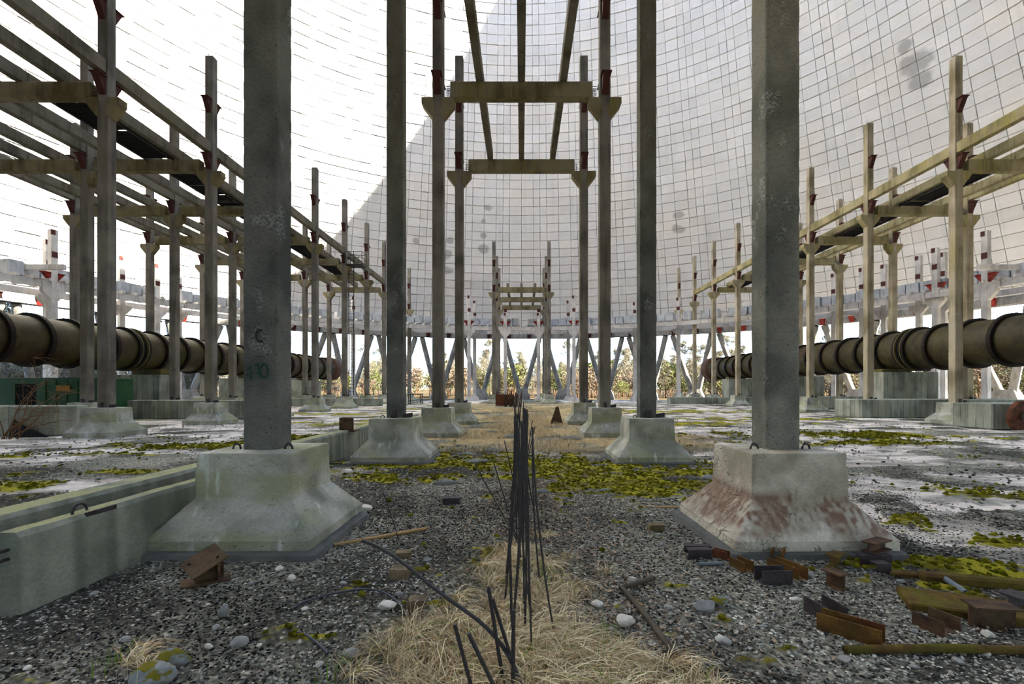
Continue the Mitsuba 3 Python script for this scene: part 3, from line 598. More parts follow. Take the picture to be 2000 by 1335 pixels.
# ------------------------------------------------------------------ pipes on their piers
def pipe(s, sw, y0, y1):
    X, Zc, rad = s * 24.0, 4.05, 1.15
    key = thing('large_pipe', f'large flanged rusty steel pipe on concrete piers on the {sw} side', 'pipe')
    ys = np.arange(24.0 - 1.95 * 5, y1, 1.95)
    ys = ys[ys > y0]
    def ring(y, r, n=40): a = np.linspace(0, 2 * PI, n, endpoint=False); return np.stack([X + r * np.cos(a), np.full(n, y), Zc + r * np.sin(a)], 1)
    cuts = np.r_[y0, ys, y1]
    for a, b in zip(cuts[:-1], cuts[1:]):
        part('section', key, loft([ring(b, rad), ring(a, rad)], caps=False), 'm_pipe_r' if s > 0 else 'm_pipe', smooth=True)
    for i, y in enumerate(ys):
        if i == 3 + 5:
            for d in (-.35, .35): part('joint_ring', key, loft([ring(y + d + .09, rad), ring(y + d + .09, rad + .16), ring(y + d - .09, rad + .16), ring(y + d - .09, rad)], caps=False), 'm_flange')
            part('joint_band', key, loft([ring(y + .2, rad + .06), ring(y - .2, rad + .06)], caps=False), 'm_dark', smooth=True)
            for d in (-.22, .22): part('joint_strip', key, loft([ring(y + d + .035, rad), ring(y + d + .035, rad + .17), ring(y + d - .035, rad + .17), ring(y + d - .035, rad)], caps=False), 'm_olive')
        else:
            part('flange', key, loft([ring(y + .11, rad - .01), ring(y + .11, rad + .17), ring(y - .11, rad + .17), ring(y - .11, rad - .01)], caps=False), 'm_flange', smooth=40)
    part('end_box', key, loft([ring(y1 + 1.7, rad + .1), ring(y1 + 1.6, rad + .28), ring(y1 + .25, rad + .28), ring(y1, rad)]), 'm_pipeend', smooth=40)
pipe(-1, 'left', 8, 60.5); pipe(1, 'right', 8, 60.5)
for s, sw in ((-1, 'left'), (1, 'right')):
    for i, y in enumerate((31.2, 43.0, 54.5)):
        key = thing('pipe_pier', f'{nth(i)} block-shaped concrete pier under the {sw} pipe', 'pier')
        a, b = sorted((s * 22.9, s * 26.4))
        part('block', key, cbox((a, y, .3), (b, y + 1.9, 2.72 if s > 0 else 2.55), .03), 'm_wall')
        part('saddle', key, cbox((s * 24 - .95, y + .3, 2.5), (s * 24 + .95, y + 1.2, 2.93), .03), 'm_olive')
        m = MB()
        for xx in np.linspace(a + .1, b - .1, 22): m.tube([[xx, y + .1, 2.6], [xx + rng.normal() * .015, y + .1, 2.72 + rng.uniform(.12, .3)]], .012, 4)
        part('starter_bar', key, m.mesh(), 'm_rebar')
LOW = [('long low concrete wall block on the right between the frame columns', (19.6, 28.4, 0), (29.5, 30.9, 1.04)), ('low concrete wall block at the right edge beside the rusty disc', (19.5, 20.4, 0), (32, 22.3, 1.06)),
       ('low concrete wall block at the left edge before the green container', (-30, 17.8, 0), (-16.85, 19.2, 1.05)), ('long low concrete wall behind the inner left frame columns', (-22.2, 27.4, 0), (-13.9, 28.5, 1.02)),
       ('distant low concrete wall under the right frame', (22.3, 41.0, 0), (28.5, 42.6, 1.0)), ('distant low concrete strip on the right before the pipe end', (14.8, 49.2, .12), (24.0, 50.2, .78)), ('far low concrete strip behind the left frame', (-23, 46.5, 0), (-13.2, 47.0, .72))]
for lab, a, b in LOW: solo('low_wall', lab, 'low wall', cbox(a, b, .03), 'm_wall')
# rusty disc
key = thing('rusty_disc', 'rusty round steel disc leaning against the low wall on the right', 'disc')
R = rotz(.25) @ rotx(.12)
def lathe_y(profile, n=36): return loft([np.array([[r_ * math.cos(a), y_, r_ * math.sin(a)] for a in np.linspace(0, 2 * PI, n, endpoint=False)]) for y_, r_ in profile][::-1])
o = np.array([20.0, 21.9 - 2.2, .60])
part('plate', key, place(lathe_y([(0, .40), (0, .58), (.10, .60), (.20, .56), (.20, .3)]), o, R), 'm_rustplate', smooth=35)
part('hub', key, place(lathe_y([(-.08, .07), (-.08, .15), (.02, .17), (.1, .17)]), o, R), 'm_rust', smooth=35)
# green container
key = thing('green_container', 'green steel container with dark openings behind the left frame columns', 'container')
m = MB(); x0, x1, y0, y1, z0, z1 = -30.5, -21.9, 25.6, 27.8, .05, 2.25
ops = [(-30.1, -27.4), (-26.3, -25.2)]
m.box((x0, y0 + .06, z0), (x1, y1, z1 - .06)); m.box((x0, y0, z1 - .12), (x1 + .05, y1, z1), .02)
m.box((x0, y0, z0), (x1, y0 + .07, .62)); m.box((x0, y0, 1.92), (x1, y0 + .07, z1 - .1))
xs = [x0] + [v for o_ in ops for v in o_] + [x1]
for a, b in zip(xs[0::2], xs[1::2]): m.box((a, y0, .6), (b, y0 + .07, 1.95))
part('body', key, m.mesh(), 'm_green')
for a, b in ops: part('opening', key, cbox((a, y0 + .03, .62), (b, y0 + .065, 1.92)), 'm_dark')
for xx in np.arange(-24.8, -22, .55): part('rib', key, cbox((xx, y0 - .05, .2), (xx + .12, y0, 2.1), .01), 'm_green')
part('sign', key, cbox((-24.1, y0 - .07, 1.55), (-23.4, y0 - .05, 1.85)), 'm_orange', label='small orange plate')

# ------------------------------------------------------------------ precast channel on the left
def precast(name_label, xr, w, y0, y1, h, taper=.03):
    key = thing('precast_beam', name_label, 'concrete beam')
    n = 40; ys = np.linspace(y0, y1, n); rings = []
    for y in ys:
        j = .006 * (meshkit.noise(np.array([[y * 2, xr, 1.], [y * 2, xr, 5.], [y * 6, xr, 9.], [y * 6, xr, 14.]])) - .5) * 2
        rings.append(np.array([[xr + taper + j[0], y, -.05], [xr + taper * .3, y, h - .04 + j[2]], [xr - .02, y, h + j[3]], [xr - w + .02, y, h + j[3]], [xr - w, y, h - .03], [xr - w - taper + j[1], y, -.05]]))
    part('body', key, loft(rings[::-1]), 'm_trough', smooth=25)
    return key
k1 = precast('nearest precast concrete channel wall at the lower left with a lifting loop', -3.80, .17, 3.72, 9.4, .63)
k2 = precast('second precast concrete channel wall, behind the nearest at the lower left', -4.40, .30, 2.6, 8.9, .64)
k3 = precast('precast concrete channel wall running behind the nearest left column footing', -4.40, .30, 8.95, 15.0, .64)
precast('far end of the precast channel wall beside the left aisle', -4.40, .30, 15.05, 21, .60)
lp = np.array([-3.88, 4.33, .63])
part('lifting_loop', k1, tube([lp + np.array([0, .065 * math.cos(a) * 1.1, .075 * math.sin(a)]) for a in np.linspace(-.3, PI + .3, 14)], .011, 6), 'm_rebar', smooth=True)
part('embedded_plate', k1, cbox((-3.81, 4.30, .555), (-3.793, 4.62, .632)), 'm_darksteel')
for z in (.50, .43): part('starter_bar', k1, tube([[-3.87, 3.75, z], [-3.87, 3.60, z], [-3.83, 3.57, z - .02]], .012, 6), 'm_rebar')
key = thing('steel_stub', 'rusty steel stub standing on the precast channel wall', 'steel piece')
part('plate', key, cbox((-4.66, 12.6, .62), (-4.30, 12.64, .95), .005), 'm_rust'); part('plate', key, cbox((-4.66, 12.64, .62), (-4.62, 12.95, .95), .005), 'm_rust'); part('base', key, cbox((-4.7, 12.55, .60), (-4.26, 13.0, .635), .005), 'm_rust')

# ------------------------------------------------------------------ centre distance: rusty bin, steel plates
key = thing('rusty_bin', 'rusty steel bin in the middle distance of the aisle', 'bin')
x0, x1, y0, y1 = -2.35, -.75, 44.6, 46.0
part('side', key, cbox((x0, y0, .1), (x0 + .75, y0 + .05, 1.15), .005), 'm_rustplate'); part('side', key, cbox((x0, y0, .1), (x0 + .05, y1, 1.15), .005), 'm_rustplate'); part('side', key, cbox((x0, y1, .1), (x1, y1 + .05, 1.1), .005), 'm_rustplate')
key2 = thing('rebar_bundle', 'bundle of upright dark bars in the rusty bin', 'steel bars')
m = MB()
for i in range(60): xx, yy = rng.uniform(-1.55, .0), rng.uniform(44.5, 45.6); m.tube([[xx, yy, 0], [xx + rng.normal() * .12, yy, rng.uniform(.9, 1.5)]], .022, 4)
put(key2, m.mesh(), 'm_rust'); labels[key2]['kind'] = 'stuff'
tri = extrude([(-.33, 0), (.33, 0), (.10, .86), (-.02, .86)], 1, 0, .03)
solo('steel_gusset', 'dark triangular steel plate standing by the fourth right aisle footing', 'steel plate', place((tri[0][:, [2, 1, 0]] if False else tri[0], tri[1]), (1.78, 23.3, .0), rotz(.3)) if False else place((np.c_[tri[0][:, 2], tri[0][:, 1], tri[0][:, 0]], tri[1][:, ::-1]), (1.65, 23.2, -.02), rotz(.3)), 'm_rust')
key = thing('table_frame', 'small dark metal table frame far off to the left of the aisle', 'table frame')
for dx in (0, 1.25):
    for dy in (0, .8): part('leg', key, tube([[-11.9 + dx, 52 + dy, 0], [-11.9 + dx, 52 + dy, 1.05]], .05, 5), 'm_darksteel')
part('top', key, cbox((-12.0, 51.9, 1.0), (-10.55, 52.9, 1.1)), 'm_darksteel'); part('shelf', key, cbox((-11.9, 52, .35), (-10.65, 52.8, .4)), 'm_darksteel')
# dark sheet leaning on the low wall and steel bits by the left footings
solo('steel_sheet', 'dark wedge of sheet steel leaning on the low wall at the left', 'steel sheet', place(extrude([(0, 0), (.95, 0), (-.15, .62)], 1, 0, .03) if False else loft([np.array([[0, 0, 0], [1.4, 0, .0], [-.2, .35, .6]]) + d for d in ((0, 0, 0), (0, .03, 0))][::-1]), (-17.9, 17.2, .0)), 'm_dark')

# ------------------------------------------------------------------ starter bars along the aisle
def rebar(pts, r, label, group=None, n=7):
    p = np.array(pts, float); t = np.linspace(0, 1, max(8, int(np.linalg.norm(np.diff(p, axis=0), axis=1).sum() / .05)))
    u = np.r_[0, np.cumsum(np.linalg.norm(np.diff(p, axis=0), axis=1))]; u /= u[-1]
    if len(p) > 2:
        from scipy.interpolate import CubicSpline
        q = CubicSpline(u, p)(t)
    else: q = np.array([np.interp(t, u, p[:, k]) for k in range(3)]).T
    rr = r * (1 + .10 * (np.arange(len(q)) % 2))
    solo('rebar', label, 'steel bar', tube(q, rr, n), 'm_rebar', group=group, smooth=35)
def grounded(a, b):
    """extend the bar from its seen top a through b down into the ground"""
    a, b = np.array(a), np.array(b); d = b - a
    if d[2] < 0: b = a + d * ((a[2] + .06) / (-d[2]))
    return [b, a]
rebar(grounded(pt(888, 1218, 2.62), pt(922, 1345, 2.66)), .0105, 'short thick bar at the bottom, leftmost of the bars in the front grass')
rebar(grounded(pt(915, 1236, 2.55), pt(968, 1345, 2.58)), .0105, 'short thick bar at the bottom, leaning beside the leftmost bar in the front grass')
rebar(grounded(pt(954, 1145, 2.75), pt(985, 1345, 2.8)), .0105, 'leaning bar whose tip rises above the front grass tuft')
rebar(grounded(pt(962, 1168, 2.8), pt(1018, 1345, 2.8)), .010, 'slanting bar crossing the front grass from upper left to lower right')
rebar(grounded(pt(1003, 1190, 2.7), pt(1002, 1345, 2.7)), .011, 'short upright thick bar in the middle of the front grass')
rebar(grounded(pt(995, 1030, 3.3), pt(1000, 1240, 3.35)), .009, 'single thin upright bar just left of the dense bar cluster')
rebar([pt(708, 1055, 3.5), pt(800, 1108, 3.25), pt(872, 1166, 3.05), pt(970, 1246, 2.85), pt(1008, 1310, 2.75), pt(1026, 1395, 2.68)], .0115, 'long dark bar bending in an arc from the grass to the upper left')
for i in range(28):
    Z = 3.1 + 4.6 * rng.random() ** 1.2; line = rng.integers(0, 2)
    xb = (-.07 + .15 * line + rng.normal() * .06); hgt = 1.40 + .22 * rng.random() - .02 * (Z - 3)
    lean = rng.normal(0, .03, 2); xt = (rng.uniform(1002, 1034) - VX) / FOC * Z
    x1 = xb + lean[0]; xm = .5 * (xb + xt) + rng.normal() * .015
    rebar([[xb, Z, -.05], [xm, Z + lean[1], hgt * .5], [.3 * x1 + .7 * xt, Z + lean[1] * 2, hgt]],     .0065 + .0025 * rng.random(), 'thin dark steel bar standing in the dense cluster along the aisle', 'starter bars in the aisle cluster', 6)
for a, b, Z in (((927, 905), (985, 1010), 5.5), ((964, 902), (1003, 1030), 5.2), ((985, 860), (1008, 960), 6.2), ((1045, 832), (1030, 900), 6.5), ((1040, 820), (1028, 905), 6.6)):
    rebar(grounded(pt(*a, Z), pt(*b, Z)), .006, 'thin bent bar straying out from the dense aisle cluster', 'stray bars at the aisle cluster', 5)
for a, m_, b, Z in (((748, 960), (765, 1010), (779, 1055), 5.6),): rebar([pt(*a, Z), pt(*m_, Z), pt(*b, Z)], .006, 'thin dark wire poking up right of the nearest left footing')

# ------------------------------------------------------------------ steel offcuts
def ibeam(L, h, w, t=.012):
    m = MB(); m.box((-L / 2, -w / 2, 0), (L / 2, w / 2, t)); m.box((-L / 2, -w / 2, h - t), (L / 2, w / 2, h)); m.box((-L / 2, -t / 2, t), (L / 2, t / 2, h - t)); return m.mesh()
def channel(L, h, w, t=.012):
    m = MB(); m.box((-L / 2, 0, 0), (L / 2, t, h)); m.box((-L / 2, t, 0), (L / 2, w, t)); m.box((-L / 2, t, h - t), (L / 2, w, h)); return m.mesh()
def uchan(L, w, h, t=.012):
    m = MB(); m.box((-L / 2, -w / 2, 0), (L / 2, w / 2, t)); m.box((-L / 2, -w / 2, t), (L / 2, -w / 2 + t, h)); m.box((-L / 2, w / 2 - t, t), (L / 2, w / 2, h)); return m.mesh()
def drop(m, px, py, R=None, z=0.0, lift=.0):
    g = gp(px, py); v, f = m
    if R is not None: v = v @ np.asarray(R).T
    return v + np.array([g[0], g[1], gh(g[0], g[1]) + z + lift - v[:, 2].min() - .008]), f
def offcut(m, px, py, yaw, bsdf, label, R=None, z=0.0): solo('steel_offcut', label, 'steel offcut', drop(m, px, py, rotz(yaw) @ (np.eye(3) if R is None else R), z), bsdf)
offcut(channel(.24, .10, .10), 1368, 1094, .03, 'm_darksteel', 'dark channel steel offcut left of the right footing, behind the light blue pipe')
offcut(ibeam(.27, .09, .09), 1362, 1078, -.1, 'm_darksteel', 'dark steel offcut leaning behind the channel left of the right footing')
offcut(uchan(.20, .11, .10), 1448, 1110, 1.9, 'm_ochre', 'brown U-shaped offcut at the front left corner of the right footing')
offcut(uchan(.16, .07, .09), 1408, 1090, 2.3, 'm_rustplate', 'small rusty red offcut between dark channel and right footing corner')
offcut(uchan(.34, .12, .12), 1537, 1120, 1.95, 'm_ochre', 'ochre U-shaped offcut before the front of the right footing')
offcut(uchan(.18, .10, .11), 1520, 1092, .9, 'm_ochre', 'small ochre offcut touching the front of the right footing')
offcut(uchan(.27, .14, .13), 1510, 1136, .05, 'm_darksteel', 'dark channel offcut lying in front of the ochre one')
offcut(ibeam(.20, .13, .12), 1632, 1106, .6, 'm_mosswood', 'mossy olive I-shaped offcut in front of the right footing')
offcut(ibeam(.17, .14, .13), 1632, 1146, 1.9, 'm_rust', 'short I-shaped offcut standing before the mossy olive one')
offcut(channel(.30, .12, .12), 1712, 1106, .0, 'm_darksteel', 'dark channel offcut below the right corner of the right footing')
offcut(ibeam(.30, .10, .14), 1712, 1096, .5, 'm_rust', 'brown offcut lying across the dark channel near the footing corner', None, .12)
offcut(channel(.14, .09, .10), 1728, 1118, .1, 'm_darksteel', 'small dark offcut in front of the stacked channels')
offcut(uchan(.24, .17, .13), 1612, 1204, 1.75, 'm_darksteel', 'dark U-shaped offcut left end of the pair on open gravel at right')
offcut(uchan(.38, .13, .13), 1660, 1240, 2.35, 'm_ochre', 'long rusty orange U-shaped offcut right of the dark one on open gravel')
offcut(uchan(.20, .20, .11), 1828, 1226, 1.95, 'm_rust', 'U-shaped brown offcut lying open on the gravel at the lower right')
offcut(ibeam(.30, .17, .16), 1937, 1222, -.15, 'm_rust', 'thick I-shaped offcut at the right edge below the mossy plank')
offcut(ibeam(.16, .16, .16), 1985, 1200, .3, 'm_darksteel', 'dark steel block at the right edge behind the I-shaped offcut')
g = gp(1388, 1106)
solo('steel_pipe', 'light blue short pipe beside the dark channel left of the right footing', 'pipe', tube([[g[0] - .12, g[1], .02 + gh(*g[:2])], [g[0] + .12, g[1] + .02, .02 + gh(*g[:2])]], .018, 10), 'm_bluepipe', smooth=40)
g = gp(1863, 1150)
solo('steel_pipe', 'short grey pipe between mossy log and mossy plank at the right', 'pipe', tube([[g[0] - .03, g[1] - .15, .03], [g[0] + .06, g[1] + .22, .04]], .026, 10), 'm_bluepipe', smooth=40)
solo('plank', 'wide mossy plank at the right edge leading to the I-shaped offcut', 'plank', drop(cbox((-.42, -.19, 0), (.42, .19, .07), .012), 1893, 1192, rotz(-.42)), 'm_mosswood')
solo('log', 'mossy split log lying behind the mossy plank at the right', 'log', drop(cbox((-.42, -.06, 0), (.42, .06, .09), .03), 1905, 1140, rotz(-.25)), 'm_mosswood')
solo('log', 'second mossy wood strip left of the split log', 'log', drop(cbox((-.40, -.035, 0), (.40, .035, .05), .015), 1840, 1130, rotz(-.2)), 'm_mosswood')
a, b = gp(1650, 1277), gp(2060, 1282)
solo('pole', 'long mossy pole lying across the gravel at the lower right', 'pole', tube([a + (0, 0, .03), (a + b) / 2 + (0, .015, .04), b + (0, 0, .035)], .027, 10), 'm_mosswood', smooth=True)
solo('plank', 'narrow yellow wooden plank right of the nearest left footing', 'plank', drop(cbox((-.55, -.035, 0), (.55, .035, .03), .006), 748, 1049, rotz(.62)), 'm_wood')
solo('plank', 'thin pale batten lying left of the right footing', 'plank', drop(cbox((-.27, -.04, 0), (.27, .04, .02), .005), 1288, 989, rotz(-.05)), 'm_wood')
solo('stick', 'short wooden stick upright by the bend of the brown tube', 'stick', drop(cbox((-.1, -.018, 0), (.1, .018, .025), .005), 1241, 1172, rotz(1.9)), 'm_wood')
solo('stick', 'wood splinter on the gravel above the watermark corner stones', 'stick', drop(cbox((-.09, -.02, 0), (.09, .02, .02), .005), 288, 1258, rotz(.05)), 'm_wood')
labels['stick_001']['label'] = 'small wood splinter on the gravel at the lower left'
# steel box with a plate, lower left
key = thing('steel_bracket_piece', 'brown steel piece with a tilted square top plate before the nearest left footing', 'steel piece')
g = gp(402, 1135); Rz = rotz(.55)
base = place(cbox((-.19, -.09, 0), (.19, .11, .015)), (g[0], g[1], .0), Rz); part('base_plate', key, base, 'm_rust')
part('web', key, place(cbox((-.10, -.01, .01), (.12, .01, .15)), (g[0], g[1] + .03, 0), Rz), 'm_rust'); part('web', key, place(cbox((.08, -.08, .01), (.10, .09, .14)), (g[0], g[1] + .02, 0), Rz), 'm_rust')
RP = rotx(.58) @ rotz(.92)
part('top_plate', key, place(cbox((-.15, -.125, -.008), (.15, .125, .008), .003), (g[0] - .0, g[1] - .02, .19), RP), 'm_rust')
for dx, dy in ((-.10, .06), (.09, -.06)): part('bolt_hole', key, place(cbox((dx - .012, dy - .012, .008), (dx + .012, dy + .012, .010)), (g[0] - .0, g[1] - .02, .19), RP), 'm_dark')
# hoses and the bent tube
def cable(pxs, r, bsdf, name, label, cat, n=8):
    from scipy.interpolate import CubicSpline
    p = np.array([gp(x, y) + (0, 0, r + dz + .005) for x, y, dz in pxs]); t = np.linspace(0, 1, len(p)); q = CubicSpline(t, p)(np.linspace(0, 1, 8 * len(p)))
    solo(name, label, cat, tube(q, r, n), bsdf, smooth=True)
cable([(575, 1190, 0), (620, 1172, .01), (690, 1162, .03), (740, 1166, .04), (775, 1185, .03), (800, 1215, .0)], .009, 'm_hose', 'cable', 'grey cable curving over the gravel left of the front grass', 'cable')
cable([(672, 1334, 0), (735, 1310, .01), (752, 1280, .02), (800, 1265, .04), (850, 1250, .02)], .010, 'm_hose', 'cable', 'dark cable snaking out of the grass at the bottom left of the bars', 'cable')
cable([(580, 1238, 0), (600, 1248, .01), (620, 1262, .01), (640, 1280, 0)], .009, 'm_hose', 'cable', 'short piece of dark cable on the gravel at the lower left', 'cable')
cable([(690, 1281, 0), (720, 1284, .01), (760, 1282, .01)], .009, 'm_hose', 'cable', 'short straight dark cable by the lower left grass tuft', 'cable')
b0, b1, b2 = gp(1322, 1288), gp(1214, 1156), gp(1278, 1134)
solo('bent_tube', 'grey brown tube with a bend lying on the gravel right of the grass', 'tube', tube([b0 + (0, 0, .02), (b0 + b1) / 2 + (0.01, 0, .035), b1 + (.02, -.06, .035), b1 + (.0, .02, .035), b1 + (.08, .05, .035), b2 + (0, 0, .03)], .021, 10), 'm_tubebrown', smooth=True)

# ------------------------------------------------------------------ bricks, stones, slabs
def brick(px, py, L, W, H, yaw, label, bsdf='m_brick', seed=1):
    v, f = worn(np.linspace(0, 1, 8), [.97, 1, 1, 1, 1, 1, 1, .96], (0, 0), 12, .06, .10, seed, 0, .06)
    v = v * np.array([L / 2, W / 2, H]); solo('brick', label, 'brick', drop((v, f), px, py, rotz(yaw)), bsdf, smooth=25)
brick(788, 1088, .16, .12, .07, .1, 'mossy brown brick, upper of the three left of the long bent bar', seed=3)
brick(782, 1128, .17, .13, .10, -.1, 'brown concrete brick, middle of the three left of the long bent bar', seed=4)
brick(815, 1192, .13, .12, .10, .1, 'small mossy brick, lowest of the three left of the long bent bar', seed=5)
brick(1281, 1034, .18, .14, .09, .0, 'mossy brick lying alone left of the right footing', seed=6)
brick(882, 982, .25, .16, .10, .05, 'dark brick in the gravel left of the bar cluster', 'm_darksteel', 7)
def stone(px, py, r, label, bsdf='m_stone', seed=1, squash=(1, .8, .6), group=None):
    g = gp(px, py); v, f = rock(r, seed, squash, 3 if r > .07 else 2, .55)
    v = v * (1 + .10 * (meshkit.fbm(v * 3 / r, 3, seed) - .5))[:, None]
    solo('stone', label, 'stone', (v + np.array([g[0], g[1] + r * .3, gh(g[0], g[1]) - v[:, 2].min() - .25 * r]), f), bsdf, smooth=30, group=group)
stone(679, 926, .12, 'round white stone on the moss right of the nearest left footing', 'm_palestone', 2)
stone(712, 996, .10, 'white angular stone at the back corner of the nearest left footing', 'm_palestone', 3)
stone(1219, 1222, .075, 'pale angular stone right of the front grass', 'm_palestone', 4)
stone(1168, 1187, .05, 'small pale stone right of the bar cluster', 'm_palestone', 24)
stone(756, 1194, .08, 'pale flat stone under the curving grey cable', 'm_palestone', 5, (1, .8, .45))
stone(434, 1205, .05, 'bluish upright stone alone on the gravel at the left', 'm_stone', 6, (.8, .7, 1.1))
stone(465, 1262, .06, 'grey stone on the gravel at the lower left', 'm_stone', 7)
stone(333, 1302, .10, 'large grey stone with a moss patch at the lower left', 'm_mossstone', 8)
stone(290, 1338, .12, 'large moss covered stone at the bottom left edge', 'm_mossstone', 9)
stone(684, 1285, .06, 'grey stone by the lower left grass tuft', 'm_stone', 10)
stone(1380, 1192, .09, 'grey stone left of a moss cushion on the right gravel', 'm_stone', 11)
stone(1410, 1186, .08, 'dark moss cushion on the right gravel', 'm_mossstone', 12)
stone(1387, 936, .13, 'grey blue stone left of the back corner of the right footing', 'm_stone', 13, (1.2, .6, .5))
for i, (px, py, sz, yaw) in enumerate([(915, 888, .5, .5), (935, 905, .6, .1), (965, 882, .55, 0), (1085, 905, .3, .4), (1055, 960, .35, .1), (868, 945, .45, .3), (1180, 960, .35, .6), (900, 872, .4, -.2), (1005, 855, .8, 0), (960, 845, .6, .2), (1120, 858, .8, .1)]):
    v, f = rock(sz / 2, 40 + i, (1, .45, .28)); g = gp(px, py)
    solo('rubble_slab', 'flat grey rubble chunk lying on the moss of the aisle', 'rubble', (v @ rotz(yaw).T + np.array([g[0], g[1], gh(g[0], g[1]) + .03 * sz]), f), 'm_slabrubble', smooth=25, group='rubble chunks on the aisle moss')
for i in range(70):
    px, py = rng.uniform(20, 1980), 990 + 330 * rng.random() ** .8
    g = gp(px, py)
    if abs(abs(g[0]) - 3) < 1.05 and abs(g[1] - 5.84) < 1.15 or -4.9 < g[0] < -3.6 or abs(g[0]) < .25: continue
    r_ = .018 + .028 * rng.random(); v, f = rock(r_, 100 + i, (1.1, .8, .6), 1)
    solo('stone', 'small loose stone lying in the gravel', 'stone', (v @ rotz(rng.uniform(0, 6)).T + np.array([g[0], g[1], gh(g[0], g[1]) + r_ * .25]), f), ('m_stone', 'm_stone', 'm_palestone')[i % 3], smooth=30, group='loose stones in the gravel')

# ------------------------------------------------------------------ gravel, moss and grass as stuff
def chips(n, xr, yr, size, keep, seed, lo, hi):
    g = np.random.default_rng(seed); x, y = g.uniform(*xr, n), yr[0] + (yr[1] - yr[0]) * g.random(n) ** 1.35
    m, s, n1, n3 = masks(x, y); k = keep(x, y, m, s, g.random(n)); x, y = x[k], y[k]; n = len(x)
    o = np.array([[1, 0, 0], [-1, 0, 0], [0, 1, 0], [0, -1, 0], [0, 0, 1], [0, 0, -1.]]); F = np.array([[0, 2, 4], [2, 1, 4], [1, 3, 4], [3, 0, 4], [2, 0, 5], [1, 2, 5], [3, 1, 5], [0, 3, 5]])
    sc = g.uniform(*size, n)[:, None] * np.c_[np.ones(n), g.uniform(.5, 1, n), g.uniform(.25, .6, n)]
    v = (o[None] + g.normal(0, .22, (n, 6, 3))) * sc[:, None]
    a, t = g.uniform(0, 2 * PI, n), g.normal(0, .35, n)
    v = np.stack([v[..., 0], v[..., 1] * np.cos(t)[:, None] - v[..., 2] * np.sin(t)[:, None], v[..., 1] * np.sin(t)[:, None] + v[..., 2] * np.cos(t)[:, None]], -1)
    v = np.stack([v[..., 0] * np.cos(a)[:, None] - v[..., 1] * np.sin(a)[:, None], v[..., 0] * np.sin(a)[:, None] + v[..., 1] * np.cos(a)[:, None], v[..., 2]], -1)
    v += np.stack([x, y, ground_h(x, y) + sc[:, 2] * .4], -1)[:, None]
    b = g.random(n)[:, None] ** 2.4
    c = (np.array(lo) * (1 - b) + np.array(hi) * b) * (.35 + 1.2 * np.clip((meshkit.fbm(np.stack([x * .8, y * .8, 0 * x], -1), 3, 41) - .3) * 1.9, 0, 1))[:, None]
    return v.reshape(-1, 3), (F[None] + 6 * np.arange(n)[:, None, None]).reshape(-1, 3), np.repeat(c, 6, 0)
def in_foot(x, y): return (np.abs(np.abs(x) - 3) < .86) & (np.abs(y - 5.84) < .86)
v, f, c = chips(125000, (-4.4, 6.5), (2.4, 9.5), (.005, .0175), lambda x, y, m, s, u: (m < .5) & (u > s * .85) & ~in_foot(x, y) & ((x > -3.72) | (y < 3.6)), 11, s2l(40, 40, 37), s2l(200, 198, 188))
solo('gravel', 'grey and black gravel spread over the floor of the aisle', 'gravel', (v, f), 'm_vcol', kind='stuff', color=c)
v, f, c = chips(9000, (-16, 18), (6, 26), (.02, .05), lambda x, y, m, s, u: (u > .5) & ~((np.abs(np.abs(x) - 3) < .9) & (np.abs((y + .16) % 6 - 6) < .9)) & ((x > -3.7) | (x < -4.8)), 12, s2l(80, 80, 76), s2l(205, 203, 196))
solo('concrete_crumbs', 'pale concrete crumbs strewn over the slabs and moss', 'rubble', (v, f), 'm_vcol', kind='stuff', color=c)
def tufts(n, xr, yr, size, seed, power=1.4):
    g = np.random.default_rng(seed); x, y = g.uniform(*xr, n), yr[0] + (yr[1] - yr[0]) * g.random(n) ** power
    m, s, n1, n3 = masks(x, y); k = (m > .45) & (g.random(n) < m) & ~in_foot(x, y) & ((x > -3.7) | (x < -4.8)); x, y, n3 = x[k], y[k], n3[k]; n = len(x)
    a = np.arange(6) * PI / 3; o = np.vstack([np.c_[np.cos(a), np.sin(a), 0 * a - .25], np.c_[.6 * np.cos(a + .5), .6 * np.sin(a + .5), 0 * a + .55], [[0, 0, .8]]])
    F = [[i, (i + 1) % 6, 6 + i] for i in range(6)] + [[(i + 1) % 6, 6 + (i + 1) % 6, 6 + i] for i in range(6)] + [[6 + i, 6 + (i + 1) % 6, 12] for i in range(6)]
    r_ = g.uniform(*size, n) * (1 + .05 * y); v = (o[None] + g.normal(0, .15, (n, 13, 3))) * r_[:, None, None] * np.array([1, 1, .8])
    v += np.stack([x, y, ground_h(x, y) + .012 + .03 * n3], -1)[:, None]
    b = g.random(n)[:, None]; c = np.array(s2l(58, 58, 14)) * (1 - b) + np.array(s2l(116, 114, 28)) * b
    cc = np.repeat(c[:, None], 13, 1) * np.r_[np.full(6, .75), np.full(7, 1.05)][None, :, None]
    return v.reshape(-1, 3), (np.array(F)[None] + 13 * np.arange(n)[:, None, None]).reshape(-1, 3), cc.reshape(-1, 3)
v, f, c = tufts(60000, (-13, 14), (3.2, 20), (.012, .030), 13)
solo('moss', 'olive green moss growing in cushions over the floor', 'moss', (v, f), 'm_vcol', kind='stuff', color=c)
